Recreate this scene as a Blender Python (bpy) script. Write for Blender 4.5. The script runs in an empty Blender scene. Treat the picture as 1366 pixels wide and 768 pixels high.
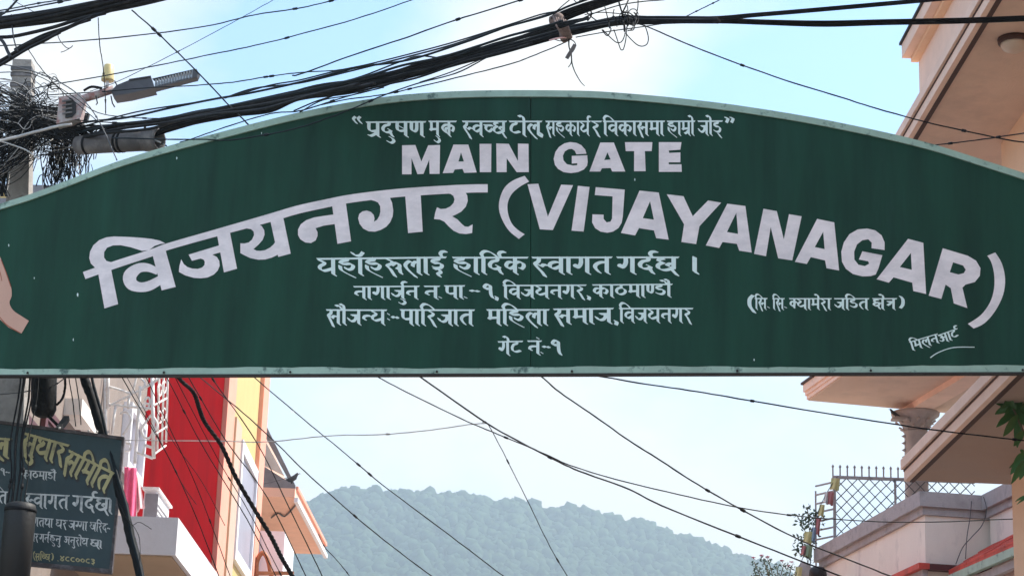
import bpy, bmesh, math, random
from math import sin, cos, tan, pi, radians
from mathutils import Vector as V, Matrix
from mathutils.geometry import delaunay_2d_cdt

R = random.Random(7)
scene = bpy.context.scene
C = scene.collection

# ------------------------------------------------------------------ camera
PITCH, ROLL, F = math.atan(.3), radians(2.0), 3000.0
CAM = V((0, 0, 1.6))
Fw = V((0, cos(PITCH), sin(PITCH)))
Up0, Ri0 = V((0, -sin(PITCH), cos(PITCH))), V((1, 0, 0))
Ri = Ri0*cos(ROLL) + Up0*sin(ROLL)
Up = Up0*cos(ROLL) - Ri0*sin(ROLL)
cd = bpy.data.cameras.new('camera')
cam = bpy.data.objects.new('camera', cd)
C.objects.link(cam)
m = Matrix((Ri, Up, -Fw)).transposed().to_4x4()
m.translation = CAM
cam.matrix_world = m
cd.sensor_width = 36
cd.lens = 36*F/1366
cd.clip_end = 6000
scene.camera = cam

# ------------------------------------------------------------------ sky, sun, exposure
SUN_EL, SUN_AZ = radians(50), radians(72)      # azimuth measured from +Y towards +X
w = bpy.data.worlds.new('World')
scene.world = w
w.use_nodes = True
nt = w.node_tree
nt.nodes.clear()
def N(t, kind, **kw):
    n = t.nodes.new(kind)
    for k, v in kw.items():
        setattr(n, k, v)
    return n
sky = N(nt, 'ShaderNodeTexSky', sky_type='NISHITA', sun_disc=False, sun_elevation=SUN_EL, sun_rotation=SUN_AZ)
sky.air_density = 1.0
sky.dust_density = 1.2
tc = N(nt, 'ShaderNodeTexCoord')
mp = N(nt, 'ShaderNodeMapping')
mp.inputs['Scale'].default_value = (1.0, 1.0, 1.7)
mp.inputs['Location'].default_value = (0.55, 0.1, 0.35)
nz = N(nt, 'ShaderNodeTexNoise')
nz.inputs['Scale'].default_value = 6.0
nz.inputs['Detail'].default_value = 5
nz.inputs['Roughness'].default_value = .5
rp = N(nt, 'ShaderNodeValToRGB')
rp.color_ramp.elements[0].position = .42
rp.color_ramp.elements[0].color = (.03, .03, .03, 1)
rp.color_ramp.elements[1].position = .70
mx = N(nt, 'ShaderNodeMix', data_type='RGBA')
mx.inputs['B'].default_value = (3.45, 3.4, 3.3, 1)
bg = N(nt, 'ShaderNodeBackground')
bg.inputs['Strength'].default_value = .15
wo = N(nt, 'ShaderNodeOutputWorld')
L = nt.links.new
L(tc.outputs['Generated'], mp.inputs['Vector']); L(mp.outputs[0], nz.inputs['Vector'])
acc = nz.outputs[0]
for (bx, by_), rad_, amt in (((50, 40), .085, .13), ((780, 75), .045, .10), ((870, 10), .04, .05), ((900, 600), .15, .17), ((400, 650), .08, .08), ((400, 60), .07, -.16), ((1100, 70), .08, -.20), ((470, 545), .05, -.10), ((1080, 620), .04, -.05)):
    bd_ = (Fw*F + Ri*(bx-683) + Up*(384-by_)).normalized()
    nn = N(nt, 'ShaderNodeVectorMath', operation='NORMALIZE'); L(tc.outputs['Generated'], nn.inputs[0])
    ds = N(nt, 'ShaderNodeVectorMath', operation='DISTANCE'); L(nn.outputs[0], ds.inputs[0]); ds.inputs[1].default_value = bd_
    mr = N(nt, 'ShaderNodeMapRange', interpolation_type='SMOOTHSTEP'); L(ds.outputs['Value'], mr.inputs[0])
    mr.inputs['From Min'].default_value = 0; mr.inputs['From Max'].default_value = rad_*1.7; mr.inputs['To Min'].default_value = amt; mr.inputs['To Max'].default_value = 0
    ad = N(nt, 'ShaderNodeMath', operation='ADD'); L(acc, ad.inputs[0]); L(mr.outputs[0], ad.inputs[1]); acc = ad.outputs[0]
L(acc, rp.inputs[0]); L(rp.outputs[0], mx.inputs['Factor'])
tint = N(nt, 'ShaderNodeVectorMath', operation='MULTIPLY')
tint.inputs[1].default_value = (.75, .95, 1.05)
L(sky.outputs[0], tint.inputs[0]); L(tint.outputs[0], mx.inputs['A']); L(mx.outputs['Result'], bg.inputs[0]); L(bg.outputs[0], wo.inputs[0])
sl = bpy.data.lights.new('sun', 'SUN')
sl.energy = 3.4
sl.angle = radians(.6)
sl.color = (1, .94, .85)
so = bpy.data.objects.new('sun', sl)
C.objects.link(so)
sd = V((cos(SUN_EL)*sin(SUN_AZ), cos(SUN_EL)*cos(SUN_AZ), sin(SUN_EL)))
so.rotation_euler = sd.to_track_quat('Z', 'Y').to_euler()
so.location = (20, 5, 30)
vs = scene.view_settings
vs.view_transform = 'Standard'; vs.look = 'None'; vs.gamma = 1; vs.use_curve_mapping = False
vs.exposure = 1.15

# ------------------------------------------------------------------ helpers: pixels of the photo -> points on real planes
def ray(px, py):
    return (Fw*F + Ri*(px-683) + Up*(384-py)).normalized()
def onY(px, py, Y):
    d = ray(px, py); return CAM + d*((Y-CAM.y)/d.y)
def onX(px, py, X):
    d = ray(px, py); return CAM + d*((X-CAM.x)/d.x)
def onZ(px, py, Z):
    d = ray(px, py); return CAM + d*((Z-CAM.z)/d.z)
def onP(px, py, p0, n):
    d = ray(px, py); return CAM + d*((p0-CAM).dot(n)/d.dot(n))

# ------------------------------------------------------------------ materials
def mat(name, col, rough=.7, var=.12, scale=6, bump=.15, bscale=60, metal=0, dirt=None, dirt_amt=.5, dscale=2.2, stretch=(1, 1, 1), spec=.5, dlo=.5, dhi=.72):
    m = bpy.data.materials.new(name)
    m.use_nodes = True
    t = m.node_tree
    b = t.nodes['Principled BSDF']
    b.inputs['Roughness'].default_value = rough
    b.inputs['Metallic'].default_value = metal
    b.inputs['Specular IOR Level'].default_value = spec
    L = t.links.new
    tc = N(t, 'ShaderNodeTexCoord')
    mp = N(t, 'ShaderNodeMapping')
    mp.inputs['Scale'].default_value = stretch
    L(tc.outputs['Object'], mp.inputs[0])
    n1 = N(t, 'ShaderNodeTexNoise')
    n1.inputs['Scale'].default_value = scale
    n1.inputs['Detail'].default_value = 6
    n1.inputs['Roughness'].default_value = .62
    L(mp.outputs[0], n1.inputs['Vector'])
    r = N(t, 'ShaderNodeMapRange')
    r.inputs['From Min'].default_value = .3; r.inputs['From Max'].default_value = .7
    r.inputs['To Min'].default_value = 1-var; r.inputs['To Max'].default_value = 1+var
    L(n1.outputs[0], r.inputs[0])
    mu = N(t, 'ShaderNodeVectorMath', operation='SCALE')
    mu.inputs[0].default_value = col
    L(r.outputs[0], mu.inputs['Scale'])
    out = mu.outputs[0]
    if dirt:
        n2 = N(t, 'ShaderNodeTexNoise')
        n2.inputs['Scale'].default_value = dscale
        n2.inputs['Detail'].default_value = 8
        n2.inputs['Roughness'].default_value = .68
        L(mp.outputs[0], n2.inputs['Vector'])
        r2 = N(t, 'ShaderNodeMapRange')
        r2.inputs['From Min'].default_value = dlo; r2.inputs['From Max'].default_value = dhi
        r2.inputs['To Max'].default_value = dirt_amt
        L(n2.outputs[0], r2.inputs[0])
        x = N(t, 'ShaderNodeMix', data_type='RGBA')
        x.inputs['B'].default_value = (*dirt, 1)
        L(r2.outputs[0], x.inputs['Factor']); L(out, x.inputs['A'])
        out = x.outputs['Result']
    L(out, b.inputs['Base Color'])
    if bump:
        n3 = N(t, 'ShaderNodeTexNoise')
        n3.inputs['Scale'].default_value = bscale
        n3.inputs['Detail'].default_value = 4
        L(tc.outputs['Object'], n3.inputs['Vector'])
        bp = N(t, 'ShaderNodeBump')
        bp.inputs['Strength'].default_value = bump
        bp.inputs['Distance'].default_value = .01
        L(n3.outputs[0], bp.inputs['Height']); L(bp.outputs[0], b.inputs['Normal'])
    return m

M = dict(
    green=mat('green_sign_paint', (.008, .050, .030), .5, .32, 2.0, .5, 2.6, stretch=(3.2, 3.2, .35), dirt=(.020, .074, .056), dirt_amt=.55, dscale=.8, spec=.18),
    rim=mat('pale_green_rim', (.33, .47, .385), .5, .15, 8, .1, 50, dirt=(.03, .08, .07), dirt_amt=.85, dscale=11, dlo=.56, dhi=.66),
    rust=mat('dark_rusted_steel', (.03, .028, .026), .8, .3, 12),
    post=mat('gate_post_paint', (.03, .10, .08), .5, .15, 4),
    white=mat('white_lettering_paint', (.86, .78, .79), .55, .10, 9, .05, 40, dirt=(.60, .55, .57), dirt_amt=.7, dscale=7, dlo=.45, stretch=(1, 1, 1.8)),
    mint=mat('pale_lettering_paint', (.72, .86, .83), .55, .07, 9, .05, 40, dirt=(.4, .52, .5), dirt_amt=.5, dscale=9),
    skin=mat('painted_hand_colour', (.62, .36, .27), .55, .06, 6),
    salmon=mat('pale_salmon_paint', (.86, .52, .38), .85, .07, 3, .2, 80),
    outline=mat('painted_outline_red', (.35, .08, .03), .55, .06, 6),
    cable=mat('black_cable', (.006, .0065, .008), .7, .3, 20, .2, spec=.2, dirt=(.05, .047, .042), dirt_amt=.5, dscale=14),
    cable2=mat('blue_black_cable', (.005, .011, .016), .65, .25, 20, .1, spec=.25),
    greywire=mat('grey_wire', (.10, .10, .105), .6, .25, 20, .1),
    whitewire=mat('white_wire', (.50, .48, .46), .6, .2, 20, .1),
    concrete=mat('pole_concrete', (.34, .31, .28), .9, .2, 9, .5, 70, dirt=(.10, .09, .08), dirt_amt=.7, dscale=5),
    pipe=mat('weathered_grey_pipe', (.13, .12, .12), .75, .25, 9, .3, 60, dirt=(.35, .32, .30), dirt_amt=.5, dscale=9),
    steel=mat('grey_lamp_metal', (.085, .085, .095), .5, .15, 9, .1, 60, metal=.3),
    lampled=mat('lamp_fins', (.26, .27, .28), .4, .1, 9),
    rustred=mat('rust_red_bracket', (.38, .17, .15), .75, .3, 15, .3, 60, dirt=(.46, .43, .42), dirt_amt=.95, dscale=14, dlo=.38, dhi=.55),
    yellowcap=mat('yellow_plastic', (.68, .54, .24), .4, .08, 9),
    rag=mat('brown_rag', (.22, .16, .14), .9, .35, 30, .5, 120, stretch=(1, 1, 3)),
    blue=mat('blue_sign_paint', (.012, .034, .040), .5, .3, 4, .1, 40, dirt=(.05, .07, .07), dirt_amt=.7, dscale=5),
    bluerim=mat('sign_rim_rust', (.06, .045, .045), .7, .3, 20, dirt=(.2, .2, .22), dirt_amt=.6, dscale=20),
    yellow=mat('yellow_lettering', (.42, .37, .18), .6, .15, 12, dirt=(.14, .13, .09), dirt_amt=.8, dscale=14),
    shadowletter=mat('dark_lettering', (.02, .02, .02), .6, .1, 12),
    greylet=mat('grey_lettering', (.55, .56, .55), .6, .2, 30, dirt=(.09, .10, .11), dirt_amt=.9, dscale=16),
    darkbox=mat('dark_box', (.012, .012, .012), .6, .2, 8, .15),
    peach=mat('peach_paint', (.62, .40, .31), .85, .07, 2, .25, 90, dirt=(.42, .28, .22), dirt_amt=.35, dscale=2),
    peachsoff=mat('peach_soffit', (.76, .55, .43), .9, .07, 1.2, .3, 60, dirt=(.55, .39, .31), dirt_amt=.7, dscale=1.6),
    orange=mat('orange_wall_paint', (.90, .60, .40), .85, .07, 2, .25, 90),
    brown=mat('brown_trim', (.06, .022, .014), .7, .12, 8),
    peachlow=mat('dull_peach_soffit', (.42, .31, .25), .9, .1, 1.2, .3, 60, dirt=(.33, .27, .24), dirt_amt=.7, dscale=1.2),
    pinktrim=mat('pink_fascia', (.90, .64, .51), .8, .08, 4, .2, 80),
    terr=mat('cream_wall', (.88, .80, .71), .88, .06, 2.2, .3, 90, dirt=(.48, .44, .40), dirt_amt=.8, dscale=3, dlo=.54, dhi=.72, stretch=(1, 1, .5)),
    coping=mat('weathered_coping', (.44, .41, .41), .9, .2, 5, .5, 70, dirt=(.10, .10, .11), dirt_amt=.75, dscale=5),
    redroof=mat('red_roof', (.62, .07, .045), .65, .2, 7, .3, 60, dirt=(.25, .05, .04), dirt_amt=.6, dscale=6),
    capital=mat('grey_capital', (.46, .40, .37), .9, .15, 9, .4, 70),
    red=mat('red_wall_paint', (.21, .0025, .005), .9, .10, 1.5, .15, 80, dirt=(.13, .003, .005), dirt_amt=.7, dscale=1.6, stretch=(1, 1, .5), spec=.02),
    pinkp=mat('salmon_pilaster', (.80, .34, .24), .8, .06, 4),
    yel=mat('yellow_wall_paint', (.60, .43, .18), .85, .06, 3, .2, 90),
    beige=mat('beige_wall', (.27, .215, .185), .9, .12, 2, .3, 80, dirt=(.15, .125, .11), dirt_amt=.5, dscale=3),
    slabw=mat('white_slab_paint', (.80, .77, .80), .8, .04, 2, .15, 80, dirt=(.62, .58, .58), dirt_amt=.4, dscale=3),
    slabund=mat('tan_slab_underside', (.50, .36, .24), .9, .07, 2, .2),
    iron=mat('white_iron', (.84, .80, .75), .5, .12, 15, dirt=(.45, .3, .22), dirt_amt=.5, dscale=20),
    frame=mat('white_window_frame', (.80, .78, .80), .55, .05, 4),
    lav=mat('lavender_panel', (.34, .31, .36), .35, .1, 2),
    darkred=mat('dark_red_wood', (.10, .02, .02), .5, .2, 7),
    wood=mat('orange_brown_wood', (.36, .13, .05), .55, .25, 7),
    glass=mat('dark_glass', (.05, .055, .065), .12, .2, 3, 0),
    greyslab=mat('grey_cement', (.22, .21, .22), .9, .2, 5, .4),
    sheet=mat('pale_sheet', (.62, .60, .55), .6, .1, 5),
    pinkcloth=mat('pink_cloth', (.90, .15, .28), .9, .15, 14, .4, 90),
    palecloth=mat('pale_pink_cloth', (.82, .52, .52), .9, .12, 14, .4, 90),
    leaf=mat('glossy_leaf', (.06, .16, .045), .4, .4, 4, .1),
    leaf2=mat('bush_leaf', (.05, .095, .055), .5, .4, 6, 0),
    stem=mat('plant_stem', (.12, .10, .06), .8, .2, 9),
    flower=mat('magenta_flower', (.35, .02, .07), .6, .3, 9, 0),
    forest=mat('hill_forest', (.030, .062, .028), .9, .2, .05, 0, dirt=(.065, .09, .045), dirt_amt=.6, dscale=.025, spec=.1),
    soil=mat('hill_ground', (.04, .07, .03), .95, .3, .02, 0),
    ground=mat('dusty_ground', (.30, .25, .20), .95, .2, .5, .3, 20),
    asphalt=mat('road_concrete', (.36, .32, .28), .9, .2, 3, .5, 80, dirt=(.22, .2, .18), dirt_amt=.6),  # unseen road, given pale concrete to bounce light onto slabs and sign
    pave=mat('pavement_slab', (.42, .39, .35), .9, .15, 3, .3, 60),
    line=mat('road_line', (.75, .74, .7), .7, .15, 9),
    bird=mat('dark_feather', (.05, .05, .055), .7, .3, 20),
    dome=mat('frosted_lamp_glass', (.62, .48, .38), .35, .05, 5, 0),
    f_y=mat('yellow_flag', (.68, .62, .30), .9, .1, 9), f_r=mat('red_flag', (.50, .20, .20), .9, .1, 9),
    f_g=mat('green_flag', (.28, .38, .24), .9, .1, 9), f_b=mat('blue_flag', (.30, .40, .52), .9, .1, 9), f_w=mat('white_flag', (.8, .8, .8), .9, .1, 9),
)

# ------------------------------------------------------------------ mesh builder
class MB:
    def __init__(s):
        s.v = []; s.f = []; s.sm = []
    def add(s, vs, fs, smooth=False):
        o = len(s.v)
        s.v += [tuple(v) for v in vs]
        s.f += [tuple(i+o for i in f) for f in fs]
        s.sm += [smooth]*len(fs)
        return s
    def box(s, lo, hi):
        x0, y0, z0 = lo; x1, y1, z1 = hi
        return s.hexa([(x0, y0, z0), (x1, y0, z0), (x1, y1, z0), (x0, y1, z0), (x0, y0, z1), (x1, y0, z1), (x1, y1, z1), (x0, y1, z1)])
    def hexa(s, p):
        return s.add(p, [(3, 2, 1, 0), (4, 5, 6, 7), (0, 1, 5, 4), (1, 2, 6, 5), (2, 3, 7, 6), (3, 0, 4, 7)])
    def prism(s, poly, z0, z1):            # poly: xy counter-clockwise
        n = len(poly)
        vs = [(p[0], p[1], z0) for p in poly] + [(p[0], p[1], z1) for p in poly]
        return s.add(vs, [tuple(range(n-1, -1, -1)), tuple(range(n, 2*n))] + [(i, (i+1) % n, n+(i+1) % n, n+i) for i in range(n)])
    def bar(s, a, b, w, h=None, upv=V((0, 0, 1))):
        a, b = V(a), V(b); h = h or w
        d = (b-a).normalized()
        u = upv if abs(d.dot(upv)) < .95 else V((0, 1, 0))
        r = d.cross(u).normalized(); u = r.cross(d).normalized()
        q = []
        for p in (a, b):
            q += [p-r*w/2-u*h/2, p+r*w/2-u*h/2, p+r*w/2+u*h/2, p-r*w/2+u*h/2]
        return s.add(q, [(3, 2, 1, 0), (4, 5, 6, 7), (0, 1, 5, 4), (1, 2, 6, 5), (2, 3, 7, 6), (3, 0, 4, 7)])
    def tube(s, pts, rad, n=6, caps=True):
        pts = [V(p) for p in pts]
        if not isinstance(rad, (list, tuple)): rad = [rad]*len(pts)
        vs = []; u = None
        for i, p in enumerate(pts):
            d = (pts[min(i+1, len(pts)-1)] - pts[max(i-1, 0)])
            d = d.normalized() if d.length > 1e-9 else V((0, 0, 1))
            if u is None:
                u = d.cross(V((.13, .2, 1))).normalized() if abs(d.z) < .95 else d.cross(V((1, 0, 0))).normalized()
            u = (u - d*u.dot(d)).normalized(); w = d.cross(u)
            vs += [p + (u*cos(2*pi*k/n) + w*sin(2*pi*k/n))*rad[i] for k in range(n)]
        fs = [(i*n+k, i*n+(k+1) % n, (i+1)*n+(k+1) % n, (i+1)*n+k) for i in range(len(pts)-1) for k in range(n)]
        s.add(vs, fs, True)
        if caps:
            o = len(s.v)-len(vs)
            s.f += [tuple(o+k for k in range(n-1, -1, -1)), tuple(o+(len(pts)-1)*n+k for k in range(n))]; s.sm += [False]*2
        return s
    def lathe(s, base, prof, n=20):        # prof: (r, z) bottom to top
        b = V(base); m = len(prof)
        vs = [b + V((r*cos(2*pi*k/n), r*sin(2*pi*k/n), z)) for r, z in prof for k in range(n)]
        fs = [(i*n+k, i*n+(k+1) % n, (i+1)*n+(k+1) % n, (i+1)*n+k) for i in range(m-1) for k in range(n)]
        s.add(vs, fs, True)
        o = len(s.v)-len(vs)
        s.f += [tuple(o+k for k in range(n-1, -1, -1)), tuple(o+(m-1)*n+k for k in range(n))]; s.sm += [False]*2
        return s
    def build(s, name, m, parent=None):
        me = bpy.data.meshes.new(name)
        loc = V((0, 0, 0))
        if parent is None and s.v:
            xs = list(zip(*s.v))
            loc = V(((min(xs[0])+max(xs[0]))/2, (min(xs[1])+max(xs[1]))/2, min(xs[2])))
        elif parent is not None:
            loc = wloc(parent)
        me.from_pydata([(a-loc.x, b-loc.y, c-loc.z) for a, b, c in s.v], [], s.f)
        me.polygons.foreach_set('use_smooth', s.sm)
        me.update()
        o = bpy.data.objects.new(name, me)
        me.materials.append(M[m] if isinstance(m, str) else m)
        C.objects.link(o)
        if parent is not None: o.parent = parent
        else: o.location = loc
        return o
def wloc(o):
    p = V((0, 0, 0))
    while o is not None:
        p += o.location; o = o.parent
    return p
def tag(o, label=None, cat=None, group=None, kind=None):
    if label: o['label'] = label
    if cat: o['category'] = cat
    if group: o['group'] = group
    if kind: o['kind'] = kind
    return o
def thing(name, loc, label, cat, group=None):
    o = bpy.data.objects.new(name, None)
    o.empty_display_size = .2
    C.objects.link(o); o.location = loc
    return tag(o, label, cat, group)
def cr(pts, k=6):                          # Catmull-Rom through points of any dimension
    if len(pts) < 3: return [tuple(p) for p in pts]
    out = []
    n = len(pts)
    for i in range(n-1):
        p0 = pts[max(i-1, 0)]; p1 = pts[i]; p2 = pts[i+1]; p3 = pts[min(i+2, n-1)]
        for j in range(k):
            t = j/k
            out.append(tuple(.5*((2*b)+(-a+c)*t+(2*a-5*b+4*c-d)*t*t+(-a+3*b-3*c+d)*t**3) for a, b, c, d in zip(p0, p1, p2, p3)))
    out.append(tuple(pts[-1]))
    return out

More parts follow.
